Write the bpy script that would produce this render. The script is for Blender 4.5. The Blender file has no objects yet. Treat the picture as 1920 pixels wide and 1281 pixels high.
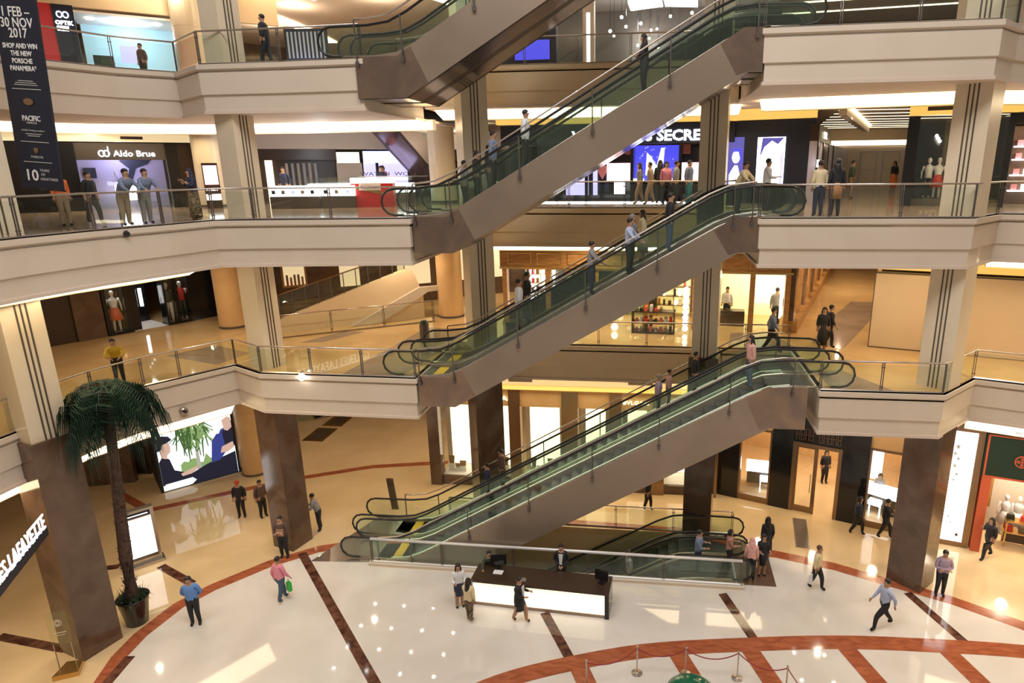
import bpy, bmesh, math, random
from mathutils import Vector, Matrix
R=math.radians
S=bpy.context.scene
C=S.collection
# ---------------------------------------------------------------- camera, world, exposure
cam=bpy.data.cameras.new('camera'); co=bpy.data.objects.new('camera',cam); C.objects.link(co); S.camera=co
cam.sensor_width=36; cam.lens=1211.8/1920*36; cam.shift_x=-124.86/1920; cam.clip_end=300
yaw,pit,rol=0.12033,0.26603,-0.009064
fw=Vector((-math.sin(yaw)*math.cos(pit),math.cos(yaw)*math.cos(pit),-math.sin(pit)))
r0=Vector((math.cos(yaw),math.sin(yaw),0)); u0=r0.cross(fw)
rr=r0*math.cos(rol)+u0*math.sin(rol); uu=-r0*math.sin(rol)+u0*math.cos(rol)
co.matrix_world=Matrix(((rr.x,uu.x,-fw.x,0),(rr.y,uu.y,-fw.y,-21.026),(rr.z,uu.z,-fw.z,14.931),(0,0,0,1)))
w=bpy.data.worlds.new('world'); S.world=w; w.use_nodes=True
w.node_tree.nodes['Background'].inputs[0].default_value=(1.0,0.84,0.68,1); w.node_tree.nodes['Background'].inputs[1].default_value=0.26
S.view_settings.view_transform='Standard'; S.view_settings.look='None'; S.view_settings.exposure=0.0; S.view_settings.gamma=1; S.view_settings.use_curve_mapping=False
def lamp(kind,loc,energy,color=(1,.86,.66),rot=(0,0,0),size=1,sizey=None,spot=150,name='lamp'):
    l=bpy.data.lights.new(name,kind); o=bpy.data.objects.new(name,l); C.objects.link(o); o.location=loc; o.rotation_euler=rot
    l.energy=energy; l.color=color
    if kind=='AREA':
        l.size=size
        if sizey: l.shape='RECTANGLE'; l.size_y=sizey
    else: l.shadow_soft_size=size
    if kind=='SPOT': l.spot_size=R(spot); l.spot_blend=.5
    return o
lamp('AREA',(-9,-13,33),3300,(1,.95,.92),size=12,sizey=10,name='atrium_ceiling_light')
lamp('AREA',(5,-13,33),3300,(1,.95,.92),size=12,sizey=10,name='atrium_ceiling_light')
Z0,Z1,Z2,Z3,Z3L,Z4=0.0,7.64,13.27,18.73,18.25,24.4
# downlight rows below the galleries, added fill lamps under the top ceiling (x, y, ceiling z, watts)
for (x,y,z,e) in [(-13,4,6.1,260),(-13,10,6.1,300),(-5,8,6.1,200),(-19,9,6.1,260),(-21,0,6.1,220),(-22,-6,6.1,220),(2,5.6,6.1,180),(7.5,4,6.1,220),(12,1,6.1,200),(15,-3,6.1,200),
    (-12,3,11.7,200),(-12,8,11.7,260),(-19,3,11.7,240),(-21,-3,11.7,220),(-3,7,11.7,200),(2,6.6,11.7,160),(6.6,3,11.7,160),(9,10,11.7,220),(11,18,11.7,260),(12,3,11.7,150),(15,0,11.7,120),(-8,15,11.7,260),
    (-12,3,17.1,150),(-17,5,17.1,220),(-19,0,17.1,180),(-12,11,17.1,260),(-4,7,17.1,160),(2,7,17.1,160),(6.5,3,17.1,160),(9,10,17.1,240),(13,3,17.1,160),(11,18,17.1,220),(-22,6,17.1,200),
    (-14,6,23.6,200),(-20,6,23.6,200),(-19,14,23.6,220),(-14,13,23.6,220),(-23,18,23.6,220),(-6,9,23.6,180),(2,9,23.6,180),(8,5,23.6,160),(14,6,23.6,160)]:
    if z>20: lamp('POINT',(x,y,z-1.3),e*.9,(1,.84,.62),size=.1,name='downlight_or_fill_lamp')  # bare points added below the top ceiling to brighten it
    else: lamp('SPOT',(x,y,z-.12),e*(1.35 if 11<z<12 else 1.15 if z>17 else .95),(1,.81,.57),size=.07,spot=165,name='downlight_or_fill_lamp')
# ---------------------------------------------------------------- materials
M={}
def mat(n,col,rough=.5,metal=0,em=None,es=0,alpha=None,spec=None):
    if n in M: return M[n]
    m=bpy.data.materials.new(n); m.use_nodes=True; b=m.node_tree.nodes['Principled BSDF']
    b.inputs['Base Color'].default_value=(*col,1); b.inputs['Roughness'].default_value=rough; b.inputs['Metallic'].default_value=metal
    if em: b.inputs['Emission Color'].default_value=(*em,1); b.inputs['Emission Strength'].default_value=es
    if spec is not None: b.inputs['Specular IOR Level'].default_value=spec
    M[n]=m; return m
def noisy(n,c1,c2,scale=3,rough=.4,metal=0,detail=6,stretch=(1,1,1),lo=.35,hi=.65,bump=0):
    m=mat(n,c1,rough,metal); nt=m.node_tree; b=nt.nodes['Principled BSDF']
    tc=nt.nodes.new('ShaderNodeTexCoord'); mp=nt.nodes.new('ShaderNodeMapping'); mp.inputs['Scale'].default_value=stretch
    nz=nt.nodes.new('ShaderNodeTexNoise'); nz.inputs['Scale'].default_value=scale; nz.inputs['Detail'].default_value=detail; nz.inputs['Distortion'].default_value=.6
    cr=nt.nodes.new('ShaderNodeValToRGB'); cr.color_ramp.elements[0].color=(*c1,1); cr.color_ramp.elements[1].color=(*c2,1); cr.color_ramp.elements[0].position=lo; cr.color_ramp.elements[1].position=hi
    l=nt.links.new; l(tc.outputs['Object'],mp.inputs[0]); l(mp.outputs[0],nz.inputs[0]); l(nz.outputs[0],cr.inputs[0]); l(cr.outputs[0],b.inputs['Base Color'])
    if bump:
        bp=nt.nodes.new('ShaderNodeBump'); bp.inputs['Strength'].default_value=bump; l(nz.outputs[0],bp.inputs['Height']); l(bp.outputs[0],b.inputs['Normal'])
    return m
def glassmat(n,tint,gl=.12,rough=.02):
    m=bpy.data.materials.new(n); m.use_nodes=True; nt=m.node_tree; nt.nodes.clear()
    o=nt.nodes.new('ShaderNodeOutputMaterial'); t=nt.nodes.new('ShaderNodeBsdfTransparent'); t.inputs[0].default_value=(*tint,1)
    g=nt.nodes.new('ShaderNodeBsdfGlossy'); g.inputs['Roughness'].default_value=rough; g.inputs[0].default_value=(.85,.95,.9,1)
    f=nt.nodes.new('ShaderNodeLayerWeight'); f.inputs[0].default_value=.5; pw=nt.nodes.new('ShaderNodeMath'); pw.operation='POWER'; pw.inputs[1].default_value=4; ma=nt.nodes.new('ShaderNodeMath'); ma.operation='MULTIPLY_ADD'; ma.inputs[1].default_value=.55; ma.inputs[2].default_value=.045; mx=nt.nodes.new('ShaderNodeMixShader')
    l=nt.links.new; l(f.outputs['Facing'],pw.inputs[0]); l(pw.outputs[0],ma.inputs[0]); l(ma.outputs[0],mx.inputs[0]); l(t.outputs[0],mx.inputs[1]); l(g.outputs[0],mx.inputs[2]); l(mx.outputs[0],o.inputs[0]); M[n]=m; return m
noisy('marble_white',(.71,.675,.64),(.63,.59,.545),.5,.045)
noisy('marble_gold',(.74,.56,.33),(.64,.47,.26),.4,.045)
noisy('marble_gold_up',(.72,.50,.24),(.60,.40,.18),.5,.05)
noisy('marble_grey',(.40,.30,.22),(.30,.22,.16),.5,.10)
noisy('marble_red',(.42,.13,.06),(.27,.075,.035),2.2,.08,stretch=(1,3,1))
noisy('marble_dark',(.05,.018,.012),(.16,.07,.045),3,.07)
noisy('stone_brown',(.095,.055,.034),(.145,.09,.06),1.2,.12)
noisy('cream',(.66,.57,.475),(.63,.54,.445),.6,.55)
noisy('cream_back',(.76,.60,.40),(.72,.56,.37),.6,.55)
noisy('ceiling_paint',(.66,.55,.46),(.63,.52,.43),.6,.7)
noisy('column_cream',(.74,.64,.49),(.70,.60,.45),.8,.3)
noisy('wood_gold',(.30,.14,.04),(.45,.24,.08),2,.3,stretch=(1,1,6))
noisy('beige_stone',(.70,.46,.22),(.62,.39,.18),1,.35)
noisy('truss_metal',(.30,.235,.18),(.36,.285,.22),.35,.38,.55,detail=2)
mat('lens_bright',(1,1,1),.5,em=(1,.93,.82),es=45); mat('glow_band',(.6,.5,.35),.5,em=(1,.80,.46),es=.65); mat('glow_indigo',(.04,.04,.12),.5,em=(.10,.09,.42),es=1); noisy('truss_end',(.36,.26,.19),(.27,.20,.17),1.2,.3,.85,detail=2); noisy('truss_under',(.34,.28,.26),(.42,.35,.32),1.5,.16,.9,detail=2,stretch=(.3,3,.3),bump=.02)
mat('steel',(.55,.50,.46),.25,.9); mat('steel_dark',(.16,.14,.13),.35,.7); mat('white_metal',(.75,.75,.77),.3,.3)
mat('bronze',(.30,.20,.12),.3,.8); mat('rubber',(.012,.012,.014),.35); mat('black',(.012,.012,.014),.12); mat('black_matt',(.02,.02,.022),.6)
mat('step_metal',(.10,.10,.11),.4,.6); mat('yellow',(.8,.5,.02),.5); mat('gold',(.65,.42,.15),.25,.9)
mat('groove',(.10,.075,.055),.4,.2); mat('white',(.8,.8,.8),.5); mat('red',(.55,.03,.03),.4); mat('dark_green',(.01,.035,.025),.4); mat('coral',(.65,.13,.06),.5)
mat('cove_light',(1,.9,.75),.5,em=(1,.80,.50),es=7); mat('lens',(1,1,1),.5,em=(1,.93,.8),es=16)
mat('glow_white',(1,1,1),.5,em=(.95,.97,1),es=3.2); mat('glow_warm',(1,1,1),.5,em=(1,.80,.52),es=2.2); mat('glow_blue',(.2,.2,.4),.5,em=(.45,.5,1),es=3)
mat('glow_amber',(.6,.4,.15),.5,em=(1,.60,.13),es=.8); mat('strip_dim',(1,1,1),.5,em=(.9,1,.6),es=.8); mat('letter_sign',(1,1,1),.5,em=(.9,.93,1),es=1.6); mat('letter_white',(1,1,1),.5,em=(1,1,1),es=4); mat('letter_warm',(1,1,1),.5,em=(1,.9,.6),es=2.2)  # glow_amber: bulkheads emit in place of the warm light falling on them
mat('letter_grey',(.5,.5,.5),.5); mat('navy',(.008,.012,.03),.5); mat('dark_brown',(.045,.025,.015),.3)
mat('rope_red',(.28,.02,.03),.6); mat('green_gloss',(.01,.12,.06),.12); mat('glow_desk',(1,1,1),.5,em=(1,.82,.52),es=1.25)
glassmat('glass_clear',(.95,.975,.955)); glassmat('glass_green',(.92,.97,.94)); glassmat('glass_shop',(.97,.98,.975)); glassmat('glass_rail_up',(.93,.95,.90))
# ---------------------------------------------------------------- mesh helpers
class B:
    def __init__(s): s.v=[];s.f=[]
    def quadbox(s,p):                       # 8 points: bottom 4, top 4
        n=len(s.v); s.v+=[tuple(q) for q in p]
        s.f+=[tuple(n+i for i in f) for f in ((3,2,1,0),(4,5,6,7),(0,1,5,4),(1,2,6,5),(2,3,7,6),(3,0,4,7))]; return s
    def box(s,x0,x1,y0,y1,z0,z1):
        return s.quadbox([(x0,y0,z0),(x1,y0,z0),(x1,y1,z0),(x0,y1,z0),(x0,y0,z1),(x1,y0,z1),(x1,y1,z1),(x0,y1,z1)])
    def prism(s,poly,vec):                  # planar polygon of 3d points extruded by vec
        n=len(s.v);k=len(poly); v=Vector(vec); s.v+=[tuple(Vector(p)) for p in poly]+[tuple(Vector(p)+v) for p in poly]
        s.f.append(tuple(n+i for i in reversed(range(k)))); s.f.append(tuple(n+k+i for i in range(k)))
        for i in range(k): j=(i+1)%k; s.f.append((n+i,n+j,n+k+j,n+k+i))
        return s
    def tube(s,pts,rad,seg=8,closed=False,flat=1):
        pts=[Vector(p) for p in pts]; m=len(pts); n=len(s.v); up=Vector((0,0,1))
        for i,p in enumerate(pts):
            a=pts[i-1] if (i or closed) else p; b=pts[(i+1)%m] if (i<m-1 or closed) else p
            t=(b-a).normalized(); q=t.cross(up)
            if q.length<.05: q=t.cross(Vector((0,1,0)))
            q.normalize(); e=q.cross(t); rd=rad[i] if isinstance(rad,(list,tuple)) else rad
            for k in range(seg):
                a2=2*math.pi*k/seg; s.v.append(tuple(p+q*math.cos(a2)*rd+e*math.sin(a2)*rd*flat))
        for i in range(m if closed else m-1):
            j=(i+1)%m
            for k in range(seg): l=(k+1)%seg; s.f.append((n+i*seg+k,n+i*seg+l,n+j*seg+l,n+j*seg+k))
        if not closed:
            s.f.append(tuple(n+k for k in reversed(range(seg)))); s.f.append(tuple(n+(m-1)*seg+k for k in range(seg)))
        return s
    def lathe(s,prof,cx=0,cy=0,seg=20,z=0):   # prof [(r,z)]
        n=len(s.v)
        for r,h in prof:
            for k in range(seg): a=2*math.pi*k/seg; s.v.append((cx+r*math.cos(a),cy+r*math.sin(a),z+h))
        for i in range(len(prof)-1):
            for k in range(seg): l=(k+1)%seg; s.f.append((n+i*seg+k,n+i*seg+l,n+(i+1)*seg+l,n+(i+1)*seg+k))
        s.f.append(tuple(n+k for k in reversed(range(seg)))); s.f.append(tuple(n+(len(prof)-1)*seg+k for k in range(seg)))
        return s
    def ball(s,c,rx,ry=None,rz=None,seg=12,rings=8):
        ry=ry or rx; rz=rz or rx
        n=len(s.v); s.v.append((c[0],c[1],c[2]-rz))
        for i in range(1,rings):
            a=math.pi*i/rings
            for k in range(seg): b=2*math.pi*k/seg; s.v.append((c[0]+rx*math.sin(a)*math.cos(b),c[1]+ry*math.sin(a)*math.sin(b),c[2]-rz*math.cos(a)))
        s.v.append((c[0],c[1],c[2]+rz)); t=len(s.v)-1
        for k in range(seg):
            l=(k+1)%seg; s.f.append((n,n+1+l,n+1+k)); s.f.append((t,n+1+(rings-2)*seg+k,n+1+(rings-2)*seg+l))
            for i in range(rings-2): s.f.append((n+1+i*seg+k,n+1+i*seg+l,n+1+(i+1)*seg+l,n+1+(i+1)*seg+k))
        return s
    def mesh(s,name):
        me=bpy.data.meshes.new(name); me.from_pydata(s.v,[],s.f); me.update(); return me
    def obj(s,name,m,parent=None,smooth=False,label=None,cat=None,group=None,kind=None,loc=None):
        me=s.mesh(name); mm=M[m] if isinstance(m,str) else m; me.materials.append(mm)
        if smooth:
            for p in me.polygons: p.use_smooth=True
        o=bpy.data.objects.new(name,me); C.objects.link(o)
        if parent: o.parent=parent
        if loc: o.location=loc
        tag(o,label,cat,group,kind); return o
def tag(o,label=None,cat=None,group=None,kind=None):
    if label: o['label']=label
    if cat: o['category']=cat
    if group: o['group']=group
    if kind: o['kind']=kind
    return o
def thing(name,label,cat,loc=(0,0,0),rz=0,group=None):
    o=bpy.data.objects.new(name,None); C.objects.link(o); o.location=loc; o.rotation_euler=(0,0,rz); o.empty_display_size=.1
    return tag(o,label,cat,group)
def copy_tree(o,parent=None):
    c=o.copy(); C.objects.link(c)
    if parent: c.parent=parent
    for ch in o.children: copy_tree(ch,c)
    return c
def struct(b,name,m,**k): return b.obj(name,m,kind='structure',**k)
def text(s,size,m,parent=None,mtx=None,depth=.03,name='lettering',align='LEFT',bold=0,sx=1,shear=0,fit=None):
    cu=bpy.data.curves.new(name,'FONT'); cu.body=s; cu.size=size; cu.extrude=depth/2; cu.align_x=align; cu.offset=bold; cu.resolution_u=2; cu.shear=shear
    t=bpy.data.objects.new('tmp',cu); C.objects.link(t); me=bpy.data.meshes.new_from_object(t.evaluated_get(bpy.context.evaluated_depsgraph_get())); bpy.data.objects.remove(t); bpy.data.curves.remove(cu)
    me.name=name; me.materials.clear(); me.materials.append(M[m])
    if fit: xs=[v.co.x for v in me.vertices]; sx=fit/(max(xs)-min(xs))
    if sx!=1:
        for v in me.vertices: v.co.x*=sx
    o=bpy.data.objects.new(name,me); C.objects.link(o)
    if mtx is not None: o.matrix_world=mtx
    if parent: o.parent=parent
    return o
class Fr:                                  # wall frame: u along P->Q, v up, w out of the wall (towards the atrium)
    def __init__(s,P,Q,z):
        s.P=Vector((P[0],P[1],z)); d=Vector((Q[0]-P[0],Q[1]-P[1],0)); s.L=d.length; s.d=d.normalized(); s.n=Vector((s.d.y,-s.d.x,0)); s.a=math.atan2(s.d.y,s.d.x)
    def root(s,name,label,cat,group=None,u=0): return thing(name,label,cat,s.pt(u,0,0),s.a,group)
    def pt(s,u,v,w=0): return s.P+s.d*u+Vector((0,0,v))+s.n*w
# local coords inside a frame root: x=u, y=-w, z=v
def lb(b,u0,u1,v0,v1,w0,w1): return b.box(u0,u1,-w1,-w0,v0,v1)
def ltext(root,s,u,v,size,m,w=.05,**k):
    t=text(s,size,m,**k); t.parent=root; t.location=(u,-w,v); t.rotation_euler=(R(90),0,0); return t
def offs(path,d,closed=False):
    P=[Vector((p[0],p[1])) for p in path]; out=[]
    for i,p in enumerate(P):
        a=(p-P[i-1]).normalized() if i>0 else None; b=(P[i+1]-p).normalized() if i<len(P)-1 else None
        if a is None: a=b
        if b is None: b=a
        n1=Vector((a.y,-a.x)); n2=Vector((b.y,-b.x)); m=n1+n2
        if m.length<1e-6: m=n1
        m.normalize(); k=max(.4,m.dot(n1)); out.append(p+m*(d/k))
    return out
def sweep(path,prof,z,name,m,**k):       # profile [(out,dz)] along a plan path; out = right hand side of travel
    b=B(); rows=[]
    for d,h in prof:
        rows.append([(p.x,p.y,z+h) for p in offs(path,d)])
    n=len(path)
    for r in rows: b.v+=r
    for i in range(len(prof)-1):
        for j in range(n-1): b.f.append((i*n+j,(i+1)*n+j,(i+1)*n+j+1,i*n+j+1))
    return b.obj(name,m,**k)
# ---------------------------------------------------------------- the large structure
def slab(outline,z,name,m,t=.25,z2=None):
    b=B(); n=len(outline); b.v+=[(x,y,z) for x,y in outline]+[(x,y,z-t) for x,y in outline]
    b.f+=[tuple(range(n)),tuple(reversed(range(n,2*n)))]
    for i in range(n): j=(i+1)%n; b.f.append((i,n+i,n+j,j))
    return struct(b,name,m)
F1L=[(-18.35,-16),(-18.2,-6.3),(-18.0,-3.2),(-17.5,-1.7),(-16.89,-.72),(-15.93,.89),(-14.39,.05),(-8.4,0)]
F1R=[(5.52,0),(9.42,0),(11.1,1.75),(13.2,.95),(15.2,-.6),(16.2,-3),(16.5,-16)]
F2L=[(-16.4,-16),(-15.95,-6.3),(-15.6,-4.4),(-14.95,-2.6),(-14.5,-.96),(-13.28,-.75),(-8.15,-.1)]
F2R=[(3.2,0),(9.6,.15),(11.1,1.85),(13.2,1.2),(15.2,-.4),(16.2,-3),(16.5,-16)]
F3L=[(-20,-16),(-19.6,-4),(-19.3,-1.5),(-18.4,.6),(-17.2,1.9),(-15.2,.35),(-12.3,.3),(-9.4,.1)]
F3R=[(3.0,0),(9.41,-.2),(10.3,.75),(12.4,2.0),(15,.5),(16.2,-3),(16.5,-16)]
BK=[4.85,5.2,5.7]
far=[(45,-16),(45,48),(-55,48),(-55,-16)]
PROF=[(-.15,0),(.06,0),(.06,-.15),(0,-.2),(0,-.93),(-.06,-.96),(-.06,-1.45),(-.5,-1.45)]
ti=1
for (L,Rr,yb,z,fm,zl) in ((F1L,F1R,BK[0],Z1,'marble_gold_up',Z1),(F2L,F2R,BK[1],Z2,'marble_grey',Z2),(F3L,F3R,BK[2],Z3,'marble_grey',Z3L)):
    xl=L[-1][0]; xr=Rr[0][0]
    path=L+[(xl,yb),(xr,yb)]+Rr
    if zl==z:
        slab(path+far,z,'floor',fm); parts=[(path,z)]
        slab(path+far,z-1.45,'ceiling','ceiling_paint',.1)
    else:
        Lp=L+[(xl,yb)]; Rp=[(xl,yb),(xr,yb)]+Rr
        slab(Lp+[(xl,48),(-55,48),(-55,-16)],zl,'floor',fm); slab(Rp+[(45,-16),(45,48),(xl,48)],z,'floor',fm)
        slab(Lp+[(xl,48),(-55,48),(-55,-16)],zl-1.45,'ceiling','ceiling_paint',.1); slab(Rp+[(45,-16),(45,48),(xl,48)],z-1.45,'ceiling','ceiling_paint',.1)
        parts=[(Lp,zl),(Rp,z)]
    for p,zz in ((L+[(xl,yb)],zl),([(xr,yb)]+Rr,z)):
        sweep(p,PROF,zz,'trim_%d'%ti,'cream',kind='structure'); ti+=1
    sweep([(xl,yb),(xr,yb)],PROF,z,'trim_%d'%ti,'cream_back',kind='structure'); ti+=1
    # light coves: a glowing band set behind the fascia
    if z==Z1: bands=[(F1L[:6],-.4,.55),([(xl+.6,yb),(xr-.2,yb)],-.55,.8),(F1R[2:],-.4,.55)]
    elif z==Z2: bands=[(F2L[:5],-.8,.75),([(xl+.6,yb),(xr-.2,yb)],-.55,.9),(F2R[2:],-.4,.7)]
    else: bands=[([(-26,-1),(-22.6,3.6),(-18,5.4),(-9.2,4.6)],0,1.1),([(-9.2,5.7+.6),(3.2,5.7+.6)],0,1.0),([(3.6,4.4),(10,2.9),(13,3.4),(16,2.6),(18,0)],0,1.0)]
    for path,d,wd in bands:
        a=offs(path,d); c=offs(path,d-wd); b=B(); zc=(zl if (z==Z3 and path[0][0]<-20) else z)-1.45-.12; n=len(a); dr=.6 if z==Z1 and wd<.6 else .28
        b.v+=[(p.x,p.y,zc) for p in a]+[(p.x,p.y,zc-dr) for p in c]
        for i in range(n-1): b.f.append((i,i+1,n+i+1,n+i))
        b.obj('cove_light','cove_light',label='glowing ceiling cove strip under the %s gallery edge, %s'%({Z1:'lowest',Z2:'middle',Z3:'upper'}[z],'left side' if path[-1][0]<-8 and path[0][0]<-12 else ('behind the escalators' if abs(path[0][1]-path[-1][1])<.01 else 'right side')),cat='light')
        # drop bulkhead behind the cove
        e=offs(path,d-wd-.02); g=offs(path,d-wd-.3); b=B()
        for i in range(n-1):
            b.quadbox([(e[i].x,e[i].y,zc-dr-.04),(e[i+1].x,e[i+1].y,zc-dr-.04),(g[i+1].x,g[i+1].y,zc-dr-.04),(g[i].x,g[i].y,zc-dr-.04),(e[i].x,e[i].y,zc+.1),(e[i+1].x,e[i+1].y,zc+.1),(g[i+1].x,g[i+1].y,zc+.1),(g[i].x,g[i].y,zc+.1)])
        struct(b,'trim_%d'%ti,'ceiling_paint'); ti+=1
# top gallery ceiling
slab([(-40,1.2),(-9,1),(3,1.2),(17,0),(17,-16),(45,-16),(45,48),(-55,48),(-55,-16),(-40,-16)],Z4-1.2,'ceiling','ceiling_paint',.1)
# ground floor with the escalator well
WX0,WX1,WY0,WY1=-10.7,3.35,0.05,3.35
b=B()
for x0,x1,y0,y1 in ((-55,WX0,-45,48),(WX1,45,-45,48),(WX0,WX1,-45,WY0),(WX0,WX1,WY1,48)): b.box(x0,x1,y0,y1,-.3,0)
struct(b,'floor','marble_gold')
struct(B().box(-14,14,-2,6,-5.3,-5.1),'floor','marble_grey')
b=B(); b.box(WX0-.2,WX0,WY0,WY1,-5.2,-.3); b.box(WX0,WX1,WY1,WY1+.2,-5.2,-.3); b.box(WX0,WX1,WY0-.2,WY0,-5.2,-.3); struct(b,'wall_basement','cream_back')
# oval of white marble, red band round it, red cross strips and dark strips
OUT=[(-14.8,-12.5),(-15.9,-9.5),(-16.3,-8.0),(-16.55,-6.78),(-16.88,-5.76),(-16.98,-4.73),(-16.77,-3.15),(-16.2,-2.0),(-14.9,-.33),(-13.45,.85),(-11.6,1.6),(-9.5,2.05)]
OUTR=[(3.4,2.8),(4.73,2.53),(7.14,1.84),(8.84,1.05),(10.72,.22),(12.56,-.93),(14.6,-2.7),(16.8,-5.6),(18.5,-9),(19,-12.5)]
def flat(b,poly,z0,z1): return b.prism([(x,y,z0) for x,y in poly],(0,0,z1-z0))
b=B(); flat(b,OUT+[(WX0-.0,2.2),(WX0,-.25),(WX1,-.25),(WX1,2.75)]+OUTR+[(19,-45),(-14.8,-45)],.0,.003); struct(b,'floor','marble_white')
def band(path,wd,z,name='trim_%d'):
    global ti
    a=offs(path,0); c=offs(path,wd); b=B(); n=len(a)
    for i in range(n-1): flat(b,[tuple(a[i]),tuple(c[i]),tuple(c[i+1]),tuple(a[i+1])],z,z+.003)
    o=struct(b,name%ti,'marble_red'); ti+=1; return o
band(OUT,.5,.003); band(OUTR,.5,.003)
band([(-25.3,4.3),(-22.6,3.0),(-20,4.9),(-17.5,6.6),(-14.4,8.2),(-10.6,9.1)],.4,.0); band([(-9,3.9),(-3.6,3.95),(1.6,3.75),(3.4,3.0)],.42,0)
def arc(pts,k=4):                            # smooth a plan path
    P=[Vector(p) for p in pts]; o=[]
    for i in range(len(P)-1):
        a=P[max(i-1,0)];b_=P[i];c=P[i+1];d=P[min(i+2,len(P)-1)]
        for t in range(k):
            t/=k; o.append(tuple(.5*((2*b_)+(c-a)*t+(2*a-5*b_+4*c-d)*t*t+(3*b_-a-3*c+d)*t**3)))
    o.append(tuple(P[-1])); return o
IN=[(-7.2,-7.4),(-5.6,-5.95),(-4.1,-4.91),(-1.9,-3.95),(.37,-3.23),(3.75,-2.62),(6.23,-2.28),(8.64,-2.14),(11.97,-2.1),(15,-2.5),(17,-3.2)]
band(arc(IN),.62,.006)
for (x0,y0,x1,y1) in ((-2.2,-4.3,.3,-9.5),(.85,-3.4,3.1,-8.6),(3.2,-3.1,5.2,-8.6),(6.3,-2.8,8.4,-8.6),(9.4,-2.5,11.4,-8.6)):
    d=Vector((x1-x0,y1-y0)).normalized(); n=Vector((d.y,-d.x))*.29
    b=B(); flat(b,[(x0-n.x,y0-n.y),(x0+n.x,y0+n.y),(x1+n.x,y1+n.y),(x1-n.x,y1-n.y)],.009,.011); struct(b,'trim_%d'%ti,'marble_red'); ti+=1
for (x0,y0,x1,y1) in ((-13.85,.3,-7.4,-6.6),(-3.55,-2.2,-2.2,-4.6),(2.65,-.5,3.5,-2.9),(9.25,.25,10.2,-2.3),(-16.3,-5.65,-15.9,-8.2),(-18.9,-1.1,-16.9,-2.0),(-21.4,-5.3,-18.6,-5.6),(-22.2,-1.9,-20.5,-1.3)):
    d=Vector((x1-x0,y1-y0)).normalized(); n=Vector((d.y,-d.x))*.16
    b=B(); flat(b,[(x0-n.x,y0-n.y),(x0+n.x,y0+n.y),(x1+n.x,y1+n.y),(x1-n.x,y1-n.y)],.005,.0075); struct(b,'trim_%d'%ti,'marble_dark'); ti+=1
# brown inlays of the first gallery floor
for poly in ([(-19.6,1.9),(-16.7,.95),(-16.4,2.6),(-18.6,3.6)],[(-15.2,4.3),(-14.2,4.5),(-13.2,6.4),(-14.2,6.4)],[(-8.6,4.8),(-8.6,7.4),(-10.6,7.4),(-11.3,.3),(-9,.3)],[(3.0,4.9),(5.9,4.9),(5.2,7.6),(3.4,7.6)],[(-5.8,4.9),(-3.8,4.9),(-3.1,7.6),(-5.8,7.6)],[(5.9,.3),(7.9,.3),(6.8,2.4),(5.9,2.2)],[(7.6,5.2),(9.6,9.2),(12.5,15),(10.6,15),(8.2,10.2),(6.6,6.2)]):
    b=B(); flat(b,poly,Z1,Z1+.004); struct(b,'trim_%d'%ti,'marble_grey'); ti+=1
# ---------------------------------------------------------------- columns
def column(cx,cy,nang,w,d,z0,z1,base,label,ledges=(),taper=0):
    t=thing('column',label,'column',(cx,cy,z0),nang+R(90))   # local -y = stripe face
    h=z1-z0
    if base: B().box(-w/2-.09,w/2+.09,-d/2-.09,d/2+.09,0,base).obj('stone_base','stone_brown',t)
    b=B().box(-w/2,w/2,-d/2,d/2,base,h); b.obj('shaft','column_cream',t)
    for i in (-1,0,1):
        B().box(i*.13-.022,i*.13+.022,-d/2-.012,-d/2,base,h).obj('metal_strip','groove',t)
    for l in ledges: B().box(-w/2-.05,w/2+.05,-d/2-.05,d/2+.05,l,l+.05).obj('metal_ledge','steel',t)
    return t
def nd(px,py,deg): return R(deg)
column(-17.95,-5.3,R(-17),1.02,1.0,0,24,7.35,'nearest square column at far left, cream above dark brown stone, banner hung on it',(12.9,))
column(-14.6,1.0,R(-17),.86,.86,0,23,6.1,'square column behind the man in the dark shirt, brown stone foot')
column(-7.05,4.1,R(-57),1.0,.95,0,23,7.75,'square column between the escalators and the glowing shop windows')
column(2.0,3.75,R(-100),.95,.9,0,23,7.72,'square column with brown stone foot behind the lowest escalator, right of centre')
column(9.6,1.05,R(-134),1.05,.9,0,23,6.15,'square column at right with the man in the lilac shirt at its foot')
for x,y,z,zt,lab in ((-10.2,9.9,Z1,Z2-1.45,'round beige column on the first gallery behind the escalators'),(-10.2,9.9,Z2,Z3L-1.45,'round cream column on the second gallery, spotlit at its top'),
    (-20.0,6.9,Z1,Z2-1.45,'round beige column beside the black boutique on the first gallery'),(-20.0,6.9,Z2,Z3L-1.45,'round cream column right of the boutique with the blue lit window'),(-20.0,6.9,Z3L,Z4-1.2,'round cream column at the top left beside the optician'),(-20.0,6.9,0,Z1-1.45,'round beige column right of the big video screen')):
    t=thing('round_column',lab,'column',(x,y,z)); h=zt-z; r=.62
    B().lathe([(r,0),(r,h*.5-.01),(r-.012,h*.5),(r,h*.5+.01),(r,h)],seg=32).obj('shaft','beige_stone' if z in(Z1,0) else 'column_cream',t,smooth=False)
    B().lathe([(r+.03,0),(r+.03,.1)],seg=32).obj('base_ring','steel_dark',t)
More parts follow.
